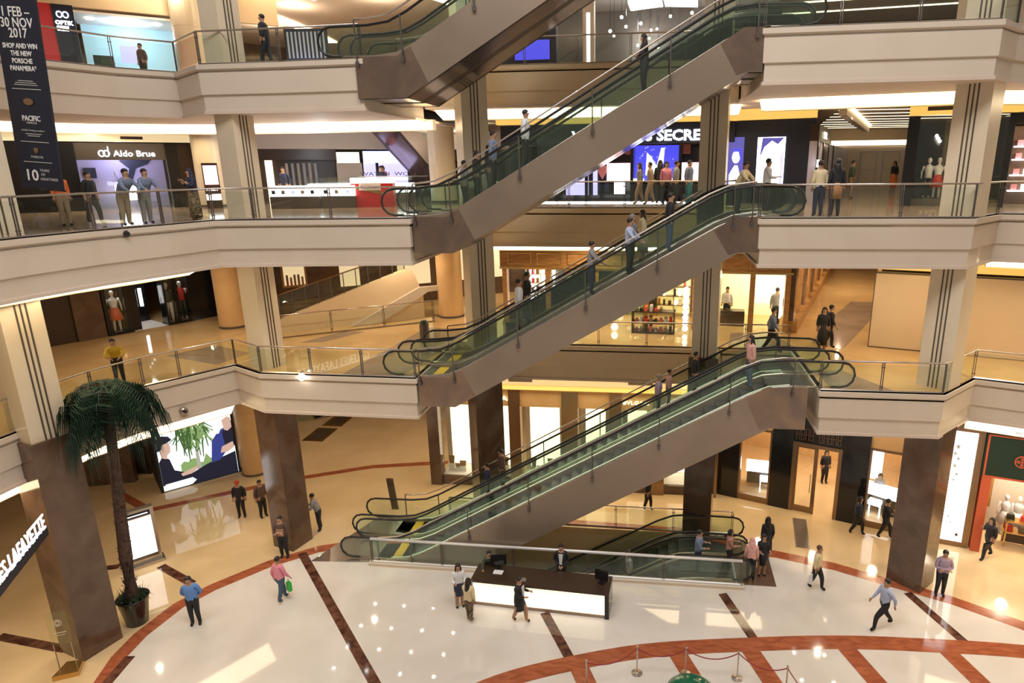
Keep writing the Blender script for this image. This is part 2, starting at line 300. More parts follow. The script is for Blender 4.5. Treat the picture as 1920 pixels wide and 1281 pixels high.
# ---------------------------------------------------------------- glass railings
def railing(path,z,label,gm='glass_clear',h=1.03,rm='steel',pitch=2.1,post='steel_dark',thick=.03,group=None,off=0):
    P=[Vector((p.x,p.y)) for p in offs(path,off)] if off else [Vector(p) for p in path]
    o=P[0]; t=thing('glass_railing',label,'railing',(o.x,o.y,z),0,group); P=[p-o for p in P]
    B().tube([(p.x,p.y,h) for p in P],thick,10).obj('handrail',rm,t,smooth=True)
    B().tube([(p.x,p.y,.03) for p in P],.035,4).obj('floor_channel',rm,t)
    posts=[]
    for i in range(len(P)-1):
        a,b_=P[i],P[i+1]; L=(b_-a).length; n=max(1,round(L/pitch)); d=(b_-a)/n; u=d.normalized(); nn=Vector((u.y,-u.x))*.006
        for k in range(n):
            p=a+d*k+u*.06; q=a+d*(k+1)-u*.06
            if L>.5: B().prism([(p.x-nn.x,p.y-nn.y,.1),(q.x-nn.x,q.y-nn.y,.1),(q.x-nn.x,q.y-nn.y,h-.1),(p.x-nn.x,p.y-nn.y,h-.1)],(nn.x*2,nn.y*2,0)).obj('glass_panel',gm,t)
            if L>.5 or k==0: posts.append((a+d*k,u))
    posts.append((P[-1],u))
    pm=None
    for p,u in posts:
        if pm is None:
            b=B()
            for s in (-.03,.03): b.box(s-.012,s+.012,-.02,.02,-.12,h-.02)
            b.box(-.06,.06,-.015,.015,.16,.19); b.box(-.06,.06,-.015,.015,h-.2,h-.17)
            po=b.obj('post',post,t); pm=po.data
        else: po=bpy.data.objects.new('post',pm); C.objects.link(po); po.parent=t
        po.location=(p.x,p.y,0); po.rotation_euler=(0,0,math.atan2(u.y,u.x))
    return t
for L,Rr,z,zl,nm in ((F1L,F1R,Z1,Z1,'first'),(F2L,F2R,Z2,Z2,'second'),(F3L,F3R,Z3,Z3L,'third')):
    railing(L[:-1]+[(L[-1][0]-.05,L[-1][1])],zl,'glass balustrade along the %s gallery edge left of the escalators'%nm,'glass_rail_up' if z==Z1 else 'glass_clear',off=-.1)
    railing(Rr,z,'glass balustrade along the %s gallery edge right of the escalators'%nm,'glass_rail_up' if z==Z1 else 'glass_clear',off=-.1)
railing([(-6.3,BK[0]+.1),(3.7,BK[0]+.1),(5.4,BK[0]+.1)],Z1,'glass balustrade on the first gallery bridge behind the escalators')
railing([(-8,BK[1]+.1),(3.2,BK[1]+.1)],Z2,'glass balustrade in front of the lingerie shop')
railing([(-9.4,BK[2]+.1),(3,BK[2]+.1)],Z3,'glass balustrade in front of the bright shop at the top')
railing([(WX0,-.08),(WX1,-.08)],0.1,'long glass balustrade with thick white rail round the escalator pit',gm='glass_green',h=1.0,rm='white_metal',thick=.055,pitch=2.75)
struct(B().box(WX0-.12,WX1+.12,-.22,.05,0,.1),'trim_%d'%ti,'cream'); ti+=1
railing([(-8.7,WY1+.15),(3.4,WY1+.15)],0,'thin railed glass balustrade behind the escalator pit',gm='glass_rail_up',pitch=2.6)
# ---------------------------------------------------------------- escalators
def escalator(label,loc,rise,width=1.5,lead=1.6,top=1.2,flip=False,guard=None,depth=1.15,stub=1.0,top_stub=1.3,group=None,rz=0,lit=False,gm='glass_green',down=False):
    """local x runs uphill; the incline starts at x=0"""
    t=thing('escalator',label,'escalator',loc,rz,group); run=rise/math.tan(R(30)); w=width
    fl=[(-lead,0),(0,0),(run,rise),(run+top,rise)]
    def up(d,x0=None,x1=None):                 # the floor line shifted up by d, with soft bends
        k=d*math.tan(R(15)); p=[(x0 if x0 is not None else -lead,d)]
        for cx,cz,s in ((-k,d,0),(run-k,rise+d,1)):
            for i in range(-3,4):
                q=i/3*.7
                if s==0: p.append((cx+q*(1 if q<0 else .87),cz+(0 if q<0 else q*.5)+(.085*(1-abs(i)/3))))
                else: p.append((cx+q*(.87 if q<0 else 1),cz+(q*.5 if q<0 else 0)-(.085*(1-abs(i)/3))))
        p.append((x1 if x1 is not None else run+top,rise+d)); return p
    k=depth*math.tan(R(15)); low=[(-stub,-depth),(k*.6,-depth),(run+k*.3,rise-depth-.02),(run+top_stub,rise-depth-.02)]
    tp=[(-stub,.06),(0,.06),(run,rise+.06),(run+top_stub,rise+.06)]
    tp=[(-stub,.08)]+up(.08)[1:-1]+[(run+top_stub,rise+.08)]
    for y0,y1 in ((0,.2),(w-.2,w)):
        B().prism([(x,y0,z) for x,z in low+tp[::-1]],(0,y1-y0,0)).obj('side_cladding','truss_metal',t)
    B().prism([(x,0.01,z) for x,z in low]+[(x,0.01,z+.12) for x,z in low[::-1]],(0,w-.02,0)).obj('underside_panel','truss_under',t)
    if not stub<1:
        td=math.tan(R(30)); e2=[(run-.75,rise+.06-.75*td),(run-.1,rise+.06),(run+top_stub-.01,rise+.06),(run+top_stub-.01,rise-depth),(run+k*.3,rise-depth),(run-.25,rise-depth-.25*td+.05)]
        e1=[(-stub+.01,.05),(0,.05),(.45,.05+.45*td),(.95,-depth+.95*td-.1),(k*.6,-depth+.01),(-stub+.01,-depth+.01)]
        for e_ in (e1,e2): B().prism([(x,-.006,z) for x,z in e_],(0,.012,0)).obj('end_panel','truss_end',t)
    # steps
    n=int(run/.4); b=B()
    for i in range(n): x=i*.4; z=x*math.tan(R(30)); b.box(x,x+.42,.24,w-.24,z-.35,z+.0)
    b.box(-stub,.05,.24,w-.24,-.2,0); b.box(run-.02,run+top_stub,.24,w-.24,rise-.3,rise); b.obj('steps','step_metal',t)
    b=B(); b.box(-.75,-.4,.24,w-.24,0,.01); b.obj('comb_line','yellow',t,label='yellow comb plate')
    x1=run+top
    for y in (.12,w-.12):
        prof=up(.5); a=[(-lead-.0+.45*math.cos(R(q))-.0,.52+.45*math.sin(R(q))) for q in range(270,89,-30)]
        lowp=up(.08); hip=up(.98)
        endl=[(-lead+.0-.43*math.sin(R(q)),.53-.43*math.cos(R(q))) for q in range(0,181,30)]
        endr=[(x1+.43*math.sin(R(q)),rise+.53+.43*math.cos(R(q))) for q in range(0,181,30)]
        poly=hip[1:-1]+endr+lowp[1:-1][::-1]+endl
        B().prism([(x,y-.006,z) for x,z in poly],(0,.012,0)).obj('glass_balustrade',gm,t)
        hr=[(-lead+.3,.1)]+endl+hip[1:-1]+endr+[(x1-.3,rise+.1)]
        B().tube([(x,y,z) for x,z in hr],.042,8).obj('handrail','rubber',t,smooth=True)
        B().tube([(x,y,z) for x,z in [(-lead,.085)]+lowp[1:-1]+[(x1,rise+.085)]],.03,6).obj('skirt_rail','steel',t,smooth=True)
        if lit: B().tube([(x,y+(.05 if y<w/2 else -.05),z+.04) for x,z in lowp[1:-1]],.01,6).obj('skirt_light','strip_dim',t)
    if guard is not None:
        y=guard; hi=up(1.12,-stub+.1,run+top_stub-.2)
        g=thing('guard_rail',None,None); g.parent=t
        B().tube([(x,y,z) for x,z in hi],.028,8).obj('top_rail','steel',g,smooth=True)
        xs=[-stub+.1]; x=.2
        while x<run: xs.append(x); x+=2.35
        xs+=[run+top_stub*.6]; pm=None
        for x in xs:
            zf=min(max(x,0)*math.tan(R(30)),rise)
            po=B().box(-.02,.02,-.015,.015,-.2,1.1).box(-.05,.05,-.03,.03,-.25,-.1).obj('guard_post','steel_dark',g) if pm is None else bpy.data.objects.new('guard_post',pm)
            if pm is not None: C.objects.link(po); po.parent=g
            pm=po.data; po.location=(x,y,zf)
    return t
EW=1.6
escalator('front escalator from the ground floor up to the first gallery, at the rail',(-9.35,.06,0),Z1,EW,lead=2.3,top=2.3,guard=-.06,depth=1.4,stub=1.2,top_stub=1.25,lit=True,down=True)
escalator('rear escalator of the lowest flight, carrying the couple in blue and grey',(-9.35,1.72,0),Z1,EW,lead=2.6,top=1.9,guard=EW+.06,depth=1.4,stub=1.4,top_stub=1.25,lit=True)
escalator('front escalator from the first to the second gallery with people riding',(-7.2,.06,Z1),Z2-Z1,EW,lead=2.0,top=1.6,guard=-.06,depth=1.05,stub=1.15,top_stub=.7)
escalator('rear escalator from the first to the second gallery',(-7.2,1.72,Z1),Z2-Z1,EW,lead=1.6,top=1.6,guard=EW+.06,depth=1.05,stub=1.15,top_stub=.7)
escalator('front escalator from the second to the third gallery with woman in black',(-6.95,.06,Z2),Z3-Z2,EW,lead=1.8,top=1.8,guard=-.06,depth=1.15,stub=1.15,top_stub=.5)
escalator('rear escalator from the second to the third gallery',(-6.95,1.72,Z2),Z3-Z2,EW,lead=1.5,top=1.8,guard=EW+.06,depth=1.15,stub=1.15,top_stub=.5)
escalator('topmost front escalator rising out of view, shiny underside',(-8.2,.06,Z3L),6.0,EW,lead=2.2,top=1.2,guard=-.06,depth=1.2,stub=1.4)
escalator('topmost rear escalator rising out of view',(-8.2,1.72,Z3L),6.0,EW,lead=1.9,top=1.2,guard=EW+.06,depth=1.2,stub=1.4)
for i,y in enumerate((.12,1.76)):             # down to the basement: uphill towards +x, top landing at the right end of the pit
    escalator(('front','rear')[i]+' escalator going down from the right end of the pit to the basement',(1.2-5.1/math.tan(R(30)),y,-5.1),5.1,1.55,lead=1.5,top=2.2,depth=.9,stub=1.2,top_stub=2.0)
struct(B().box(WX1-.1,WX1+1.3,.1,2.9,-.0,.012),'trim_%d'%ti,'stone_brown'); ti+=1
b=B(); flat(b,[(-10.7,.0),(-13.2,-.2),(-11.9,3.3),(-10.7,3.3)],.004,.014); struct(b,'trim_%d'%ti,'steel'); ti+=1
b=B(); b.box(-11.2,-9.4,.0,3.35,-.3,.0); struct(b,'trim_%d'%ti,'steel_dark'); ti+=1
# ---------------------------------------------------------------- shops
def part(root,name,m,*boxes,**k):
    b=B()
    for q in boxes: lb(b,*q)
    return b.obj(name,m,root,**k)
def disc(root,name,m,u,v,r,w0,w1,seg=20,ry=None):
    ry=ry or r
    return B().prism([(u+r*math.cos(2*math.pi*i/seg),-w0,v+ry*math.sin(2*math.pi*i/seg)) for i in range(seg)],(0,-(w1-w0),0)).obj(name,m,root)
def poly(root,name,m,pts,w0,w1): return B().prism([(u,-w0,v) for u,v in pts],(0,-(w1-w0),0)).obj(name,m,root)
def mannequin(loc,rz,top,bottom,label,h=1.75,skirt=False,skin='white'):
    t=thing('mannequin',label,'mannequin',loc,rz); s=h/1.75
    b=B(); b.ball((0,0,1.62*s),.085*s,.1*s,.12*s); b.tube([(0,0,1.4*s),(0,0,1.55*s)],.045*s)
    for q in(-1,1): b.tube([(q*.2*s,0,1.38*s),(q*.27*s,.02,1.1*s),(q*.26*s,-.08,.85*s)],[.045*s,.038*s,.028*s],8); b.tube([(q*.09*s,0,.9*s),(q*.1*s,-.01,.48*s),(q*.11*s,0,.04)],[.085*s,.06*s,.04*s],8)
    b.obj('body',skin,t,smooth=True)
    B().tube([(0,0,.88*s),(0,0,1.05*s),(0,0,1.3*s),(0,0,1.44*s)],[.17*s,.13*s,.19*s,.08*s],12,flat=1).obj('top',top,t,smooth=True)
    if skirt: B().lathe([(.3*s,.5*s),(.2*s,.8*s),(.14*s,1.02*s)]).obj('skirt',bottom,t,smooth=True)
    else:
        b=B()
        for q in(-1,1): b.tube([(q*.09*s,0,.92*s),(q*.1*s,-.01,.5*s),(q*.11*s,0,.12*s)],[.105*s,.08*s,.06*s],8)
        b.obj('trousers',bottom,t,smooth=True)
    B().lathe([(.2,0),(.2,.02)]).obj('foot_plate','steel',t)
    return t
# --- ground floor: glowing jewellery windows behind the escalators
f=Fr((-10.5,6.7),(3.1,6.75),0)
t=f.root('shopfront','long jewellery shopfront with glowing warm windows between brown piers, ground floor','shopfront')
for a,b_,w_ in ((-.1,.45,.25),(3.85,4.4,.2),(6.35,7.1,.25),(8.55,9.1,.2),(10.5,11.1,.25),(12.9,13.5,.25)): part(t,'pier','stone_brown' if a<0 else 'bronze',(a,b_,0,4.98,-.3,w_))
for a,b_ in ((.45,3.85),(4.4,6.35),(7.1,8.55),(9.1,10.5),(11.1,12.9)):
    part(t,'header_panel','beige_stone',(a,b_,4.15,4.98,-.2,.1)); part(t,'plinth','stone_brown',(a,b_,0,.45,-.3,.12))
    part(t,'window_glass','glass_shop',(a,b_,.45,4.15,0,.02))
    part(t,'glowing_backdrop','glow_warm',(a,b_,.5,4.15,-1.25,-1.2)); part(t,'curtain','cream',(a+.02,a+.25,.5,4.15,-.9,-.85),(b_-.25,b_-.02,.5,4.15,-.9,-.85))
    part(t,'display_floor','white',(a,b_,.4,.47,-1.2,0))
part(t,'ceiling_bulkhead','glow_amber',(-.3,14,5.05,5.3,-.2,.3),label='amber lit band above the shopfront'); part(t,'soffit_panel','cream_back',(-.3,14,5.3,6.15,-.2,.35))
for u in (3.95,9.4,13.0): part(t,'vent_grille','groove',(u,u+1.1,5.45,5.6,.35,.36))
ltext(t,1.9,4.45,.34,'gold',w=.12,s='BVLGARI',name='sign_lettering') if False else None
def sgn(root,s,u,v,size,m,w=.05,name='sign_lettering',**k):
    o=text(s,size,m,name=name,**k); o.parent=root; o.location=(u,-w,v); o.rotation_euler=(R(90),0,0); return o
sgn(t,'BVLGARI',2.5,4.42,.34,'letter_warm',w=.13,sx=1.25); sgn(t,'BVLGARI',9.15,4.42,.27,'letter_warm',w=.13,sx=1.15)
for u,v,wd,h in ((.75,.47,.3,.75),(1.3,.47,.35,.5),(1.05,.47,.3,.35),(3.45,.47,.3,.8),(3.2,.47,.3,.5),(4.85,.47,.26,.8),(5.65,.47,.26,.8),(5.25,.47,.5,.4),(7.6,.47,.3,.7),(8.1,.47,.3,.45)):
    p=f.pt(u,v,-.5); r_=thing('display_stand','small brown bust stand in the glowing jewellery window','display stand',p,0,'jewellery display stands')
    B().box(-wd/2,wd/2,-.1,.1,0,h*.45).obj('foot','white',r_); B().prism([(-wd*.35,0,h*.45),(wd*.35,0,h*.45),(wd*.5,0,h),(-wd*.5,0,h)],(0,.06,0)).obj('bust','bronze',r_)
lamp('AREA',(-5.5,6.3,2.4),160,(1,.82,.55),(R(-90),0,0),9,3,name='shop_window_light')
# --- ground floor right: black marble boutique
f=Fr((3.2,7.0),(10.4,4.3),0); BL='black'
t=f.root('shopfront','black marble boutique with double glass door, ground floor right','shopfront')
for a,b_ in ((-.1,.85),(2.26,3.15),(5.15,6.2),(7.45,7.95)): part(t,'pier','black',(a,b_,0,5.9,-.5,.12))
for a,b_ in ((.85,2.26),(6.2,7.45)):
    part(t,'window_frame','bronze',(a,a+.08,.0,3.6,-.1,.1),(b_-.08,b_,.0,3.6,-.1,.1),(a,b_,0,.3,-.1,.1),(a,b_,3.5,3.6,-.1,.1)); part(t,'window_glass','glass_shop',(a+.08,b_-.08,.3,3.5,-.01,.01))
    part(t,'header_panel','beige_stone',(a,b_,3.6,5.9,-.2,.05))
part(t,'door_frame','bronze',(3.15,3.3,0,3.3,-.1,.12),(5.0,5.15,0,3.3,-.1,.12),(3.3,5.0,3.15,3.3,-.1,.12),(4.12,4.2,0,3.15,-.06,.06))
d=part(t,'door','bronze',(3.3,3.38,.0,3.15,-.03,.03),(4.04,4.12,0,3.15,-.03,.03),(3.38,4.04,0,.28,-.03,.03),(3.38,4.04,3.05,3.15,-.03,.03)); part(d,'door_glass','glass_shop',(3.38,4.04,.28,3.05,-.01,.01)); part(d,'door_handle','steel',(3.95,3.99,1,1.9,.04,.08))
part(t,'header_panel','black',(3.15,5.15,3.3,5.9,-.2,.05))
for i in range(10):
    if i in(4,): continue
    u=3.25+i*.185
    part(t,'lattice_letter','bronze',(u,u+.02,3.42,3.95,.05,.08),(u+.12,u+.14,3.42,3.95,.05,.08),(u,u+.14,3.66,3.68,.05,.08),*([(u,u+.14,3.42,3.44,.05,.08)] if i%2 else [(u,u+.14,3.93,3.95,.05,.08)]))
part(t,'inner_wall','beige_stone',(-.3,8.2,0,5.9,-6.2,-6.0),(8.0,8.2,0,5.9,-6,-.5),(-.4,-.2,0,5.9,-6,-.5)); part(t,'inner_ceiling','cream',(-.3,8.2,4.0,4.1,-6.2,-.3)); part(t,'shelf_glow','glow_warm',(.95,1.35,2.0,2.3,-5.9,-5.8),label='small lit wall niche')
for k,(u,w_,rz) in enumerate(((1.75,-1.7,.2),(6.75,-1.6,-.25))):
    c=thing('display_counter',('white lit display counter behind the left boutique window','white lit display counter in front of the seated woman')[k],'counter',f.pt(u,0,w_),f.a+rz)
    B().box(-.85,.85,-.35,.35,.25,.85).obj('base','dark_brown',c); B().box(-.9,.9,-.38,.38,.85,1.12).obj('lit_case','glow_white',c)
    B().box(-.25,.25,-.85,-.5,.6,.78).box(-.24,-.2,-.7,-.6,0,.6).box(.2,.24,-.7,-.6,0,.6).obj('lit_stand','glow_white',c)
part(t,'lit_showcase','glow_white',(6.25,6.7,1.1,3.3,-2.6,-2.4))
for u in (1.5,4.1,6.8): lamp('POINT',f.pt(u,3.6,-2.5),150,(1,.83,.6),size=.2,name='shop_lamp')
# --- white light box and dark green bag shop
f=Fr((11.4,3.75),(12.6,3.4),0)
t=f.root('lightbox','tall glowing white light box with flower drawing beside the bag shop','lightbox')
part(t,'frame','bronze',(.05,1.28,0,5.2,-.3,0)); part(t,'lit_panel','glow_white',(.22,1.03,.25,4.92,0,.04))
for i,(u,v,r,m_) in enumerate(((.42,4.3,.13,'letter_grey'),(.36,4.0,.12,'white_metal'),(.48,3.8,.1,'letter_grey'),(.4,3.5,.12,'white_metal'),(.5,3.15,.09,'letter_grey'),(.42,2.9,.08,'white_metal'),(.45,1.3,.07,'letter_grey'),(.55,1.05,.06,'letter_grey'),(.82,.55,.11,'dark_brown'))):
    poly(t,'flower_print',m_,[(u+r*(1 if q%2 else .35)*math.cos(q*math.pi/5+i),v+r*1.3*(1 if q%2 else .35)*math.sin(q*math.pi/5+i)) for q in range(10)],.04,.045)
f=Fr((12.6,3.4),(17.8,1.9),0)
t=f.root('shopfront','dark green fronted bag shop with coral border and round emblem at far right','shopfront')
part(t,'fascia','dark_green',(.05,5.2,3.25,5.9,-.2,.1)); part(t,'fascia_border','coral',(.1,5.2,3.25,3.32,.1,.13),(.1,.16,3.3,5.0,.1,.13),(.1,5.2,4.95,5.0,.1,.13))
e=disc(t,'emblem','coral',1.28,4.05,.24,.1,.14,28)
ring=disc(e,'emblem_centre','dark_green',1.28,4.05,.2,.14,.145,28)
b=B()
for q in range(4):
    a=q*math.pi/2; b.tube([(1.28+.12*math.cos(a)+.05*math.cos(x),-.15,4.05+.12*math.sin(a)+.05*math.sin(x)) for x in [i*math.pi/4 for i in range(8)]],.016,6,closed=True)
b.box(1.265,1.295,-.16,-.145,3.9,4.2).box(1.13,1.43,-.16,-.145,4.035,4.065); b.obj('emblem_cross','coral',e)
part(t,'pillar','coral',(.1,.42,0,3.25,-.35,.1)); part(t,'inner_wall','cream',(.4,5.2,0,3.25,-3.2,-3.0),label='pale back wall'); part(t,'door_leaf','wood_gold',(.75,1.15,.6,3.0,-2.9,-2.85)); part(t,'inner_ceiling','white',(.4,5.2,3.2,3.3,-3.2,-.2))
lamp('POINT',f.pt(1.8,2.9,-1.2),170,(1,.84,.62),size=.2,name='shop_lamp'); lamp('POINT',f.pt(3.6,2.9,-1.2),120,(1,.84,.62),size=.2,name='shop_lamp')
s=thing('bag_shelf','gold framed low display shelf of handbags in the green shop','shelf',f.pt(1.35,0,-.7),f.a)
for u in (0,.75,1.5,2.25,3): B().box(u,u+.04,0,.04,0,1.15).box(u,u+.04,.4,.44,0,1.15).obj('leg','gold',s)
for v in (.62,1.1): B().box(0,3.04,0,.44,v,v+.05).obj('shelf_board','gold',s)
B().box(.04,3,.38,.42,.05,.6).obj('back_panel','groove',s)
rb=random.Random(4)
for i in range(12):
    u=.15+(i%6)*.48; v=.67 if i<6 else 1.15; cm=['red','black','red','navy','coral','steel_dark'][(i*5+i//6)%6]
    p=f.pt(1.35+u,v,-.9); g_=thing('handbag',('red','black','red','navy','coral','grey')[(i*5+i//6)%6]+' handbag on the %s board of the gold shelf'%('lower' if i<6 else 'upper'),'handbag',p,f.a,'handbags on the gold shelf, %s board'%('lower' if i<6 else 'upper')+cm)
    B().prism([(-.15,0,0),(.15,0,0),(.12,0,.2),(-.12,0,.2)],(0,.12,0)).obj('bag_body',cm,g_); B().tube([(.08*math.cos(a),.06,.2+.09*math.sin(a)) for a in [q*math.pi/6 for q in range(7)]],.008,6).obj('bag_handle',cm,g_)
for i,(u,mm) in enumerate(((1.5,'letter_grey'),(1.95,'white'),(2.6,'red'))):
    mannequin(f.pt(u,0,-1.9),f.a,'letter_grey',mm,('grey dressed','pale dressed','red skirted')[i]+' mannequin at the back of the green shop',skirt=True)
# --- video screen at left
mat('scr_sky',(1,1,1),.4,em=(.80,.93,.96),es=1.3); mat('scr_leaf',(0,0,0),.4,em=(.05,.11,.03),es=1.2); mat('scr_leaf2',(0,0,0),.4,em=(.22,.34,.12),es=1.2); mat('scr_dark',(0,0,0),.4,em=(.012,.014,.03),es=1); mat('scr_blue',(0,0,0),.4,em=(.03,.045,.22),es=1.2); mat('scr_skin',(0,0,0),.4,em=(.62,.40,.31),es=1.1); mat('scr_white',(0,0,0),.4,em=(.85,.88,.92),es=1.2); mat('scr_trunk',(0,0,0),.4,em=(.45,.42,.36),es=1)
f=Fr((-23.1,4.3),(-20.8,6.77),0)
t=f.root('video_screen','huge glowing video screen of two people talking under a palm','screen')
part(t,'casing','black_matt',(0,3.42,-.0,3.5,-.5,-.02)); part(t,'picture','scr_sky',(.06,3.32,.06,3.36,-.02,.0)); part(t,'side_wall','black_matt',(-.06,0,0,3.6,-2.3,.02))
def pic(m_,pts,w=.004,n='picture_shape'): return poly(t,n,m_,pts,0,w)
rb=random.Random(3)
pic('scr_leaf2',[(.9,.75)]+[(.9+i*.16,1.05+rb.random()*.5) for i in range(10)]+[(2.6,.75)],.003)
for i in range(70):                          # palm crown fronds on the picture
    a=R(200+rb.random()*140); r=.8+rb.random()*.6; cx,cy=1.55+rb.uniform(-.6,.6),2.8+rb.uniform(-.2,.5); x,y=cx+r*.55*math.cos(a),cy+r*1.0*math.sin(a)
    pic(('scr_leaf','scr_leaf2','scr_leaf')[i%3],[(cx-.05,cy),(cx+.05,cy),(x+.02,y),(x-.02,y)],.005+.0002*i,'leaf_shape')
pic('scr_trunk',[(1.55,.75),(1.75,.75),(1.72,1.75),(1.6,1.75)],.004)
pic('scr_dark',[(.06,.35),(.06,1.55),(.25,1.85),(.5,1.6),(.62,1.0),(1.3,.62),(2.0,.9),(3.3,1.2),(3.3,.06),(1.2,.06)],.02)
pic('scr_skin',[(.2,1.75),(.16,2.3),(.3,2.55),(.55,2.5),(.62,2.2),(.58,1.95),(.45,1.85),(.4,1.65)],.022); pic('scr_dark',[(.06,2.1),(.06,2.65),(.25,2.85),(.6,2.75),(.72,2.55),(.5,2.45),(.3,2.4),(.22,2.15)],.024)
pic('scr_skin',[(.85,.75),(1.55,.92),(1.6,.8),(1.3,.62),(.9,.6)],.024); pic('scr_white',[(.1,.08),(1.25,.08),(1.45,.25),(1.3,.42),(.15,.4)],.026)
pic('scr_blue',[(2.2,.9),(2.35,2.0),(2.7,2.45),(3.3,2.7),(3.32,1.5),(2.9,1.3),(2.6,.95)],.022); pic('scr_dark',[(2.9,1.5),(2.85,2.3),(3.05,2.75),(3.32,2.85),(3.32,1.5)],.024)
pic('scr_white',[(2.5,2.35),(2.45,2.95),(2.75,3.05),(2.85,2.6),(2.7,2.3)],.023); pic('scr_skin',[(2.95,2.45),(2.9,2.95),(3.15,3.1),(3.3,3.0),(3.3,2.5),(3.1,2.35)],.026); pic('scr_skin',[(2.65,1.3),(2.75,1.6),(3.25,1.75),(3.3,1.45),(2.95,1.25)],.027)
struct(B().box(-29,-25.2,6.1,6.3,0,6.1),'wall_left','dark_brown'); struct(B().quadbox([(-30,3.6,0),(-25.3,5.2,0),(-25.4,5.5,0),(-30,3.9,0),(-30,3.6,6.1),(-25.3,5.2,6.1),(-25.4,5.5,6.1),(-30,3.9,6.1)]),'wall_back','stone_brown')
struct(B().quadbox([(-20.7,6.9,0),(-19.6,7.8,0),(-19.7,8.4,0),(-20.9,7.4,0),(-20.7,6.9,6.1),(-19.6,7.8,6.1),(-19.7,8.4,6.1),(-20.9,7.4,6.1)]),'wall_pier','beige_stone')
for (x,y) in ((-19.1,11.7),(-19.05,13.9)):
    v_=thing('floor_vent','brass floor vent grille near the far escalators at left','vent',(x,y,0),0,'brass floor vents')
    B().box(-.62,.62,-.95,.95,.0,.01).obj('frame','gold',v_); B().box(-.35,.35,-.6,.6,.01,.014).obj('grille','groove',v_)
v_=thing('floor_vent','narrow grey floor grille in front of the boutique door','vent',(6.3,3.9,0),R(-8)); B().box(-.28,.28,-1.15,1.15,.003,.012).obj('frame','steel_dark',v_); B().box(-.22,.22,-1.1,1.1,.012,.015).obj('grille','groove',v_)
escalator('dark escalator pair seen far behind the left brown column',(-24.5,10.5,-3),3,1.6,lead=1,top=1,rz=R(40),depth=.8)
# --- first gallery, left: black boutique with dressed windows
f=Fr((-27,0.15),(-21.4,10.6),Z1); L0=4.03     # old u = u-4.03
t=f.root('shopfront','black boutique with dressed glass vitrines on the first gallery, left','shopfront')
o=4.03
part(t,'side_wall','dark_brown',(-3,o+.95,0,4.06,-.3,0)); part(t,'wood_panel','stone_brown',(o-.1,o+1.0,0,4.06,0,.12))
for a,b_ in ((1.05,1.2),(1.9,2.1),(3.55,3.65),(4.05,4.2),(4.7,4.85)): part(t,'post','black',(o+a,o+b_,0,4.06,-.4,.12))
for a,b_ in ((1.2,1.9),(3.65,4.05),(4.2,4.7)):
    part(t,'vitrine_glass','glass_shop',(o+a,o+b_,.1,4.06,.08,.1)); part(t,'vitrine_base','black',(o+a-.1,o+b_+.1,0,.12,-.5,.16)); part(t,'vitrine_back','dark_brown',(o+a,o+b_,.1,4.06,-.55,-.5))
part(t,'side_wall','black',(o+4.85,o+7.2,0,4.06,-.3,.05),(o+2.1,o+2.5,0,4.06,-1.9,-.1)); part(t,'entrance_floor','glow_warm',(o+2.1,o+3.6,0,.012,-1.9,.0),label='bright white entrance floor') if False else part(t,'entrance_floor','white',(o+2.1,o+3.6,0,.012,-1.9,.05))
part(t,'back_wall','black',(o+2.1,o+3.6,0,4.06,-2.1,-1.95))
for i,u in enumerate((2.6,2.85,3.1,3.35)): part(t,'lit_print','glow_white',(o+u-.08,o+u+.07,.75,1.65,-1.94,-1.92))
for u,v in [(2.5+.13*i,1.85+.16*((i*7)%4)) for i in range(8)]: part(t,'lit_print','glow_white',(o+u,o+u+.07,v,v+.08,-1.94,-1.92))
mannequin(f.pt(o+1.55,.12,-.2),f.a,'white','coral','mannequin in white blouse and striped skirt in the left vitrine',1.9,True); mannequin(f.pt(o+4.45,.12,-.2),f.a,'red','dark_green','mannequin with red diamond top in the right vitrine',1.9); mannequin(f.pt(o+3.85,.12,-.25),f.a,'dark_green','white','mannequin in green and white beside the boutique entrance',1.9)
for u in (1.55,2.9,4.45): lamp('POINT',f.pt(o+u,3.0,-.35 if u!=2.9 else -.9),70,(1,.93,.85),size=.1,name='shop_lamp')
# --- first gallery, left back: cream ramp wall with glass rail
f=Fr((-16.8,5.9),(-9.9,10.3),Z1)
t=f.root('escalator_wall','cream sloping side wall with glass rail of the rear left stair','stair')
poly(t,'side_wall','cream_back',[(-.2,0),(6.4,0),(6.4,1.2),(6.0,2.35),(5.6,2.5),(.2,.75),(-.2,.6)],-.3,0)
poly(t,'lower_parapet','cream',[(2.9,0.02),(4.2,.02),(6.6,1.35),(8.1,1.4),(8.1,1.6),(6.2,1.6)],.0,.25)
B().tube([(-.3,.12,1.68),(5.7,.12,3.35)],.03,8).obj('handrail','bronze',t,smooth=True)
for i in range(11): u=-.1+i*.57; B().box(u-.02,u+.02,.1,.14,.6+u*.3,1.7+u*.29).obj('post','steel_dark',t)
B().prism([(-.2,.12,.75),(5.6,.12,2.5),(5.6,.12,3.3),(-.2,.12,1.65)],(0,.01,0)).obj('glass_panel','glass_rail_up',t)
railing([f.pt(-.4,0,1.0)[:2],f.pt(6.6,0,1.0)[:2]],Z1,'frameless low glass balustrade in front of the cream stair wall','glass_clear',pitch=2.3)
f=Fr((-19.5,9.0),(-7,17.5),Z1)
t=f.root('shopfront','row of shop windows half hidden behind the rear stair on the first gallery','shopfront')
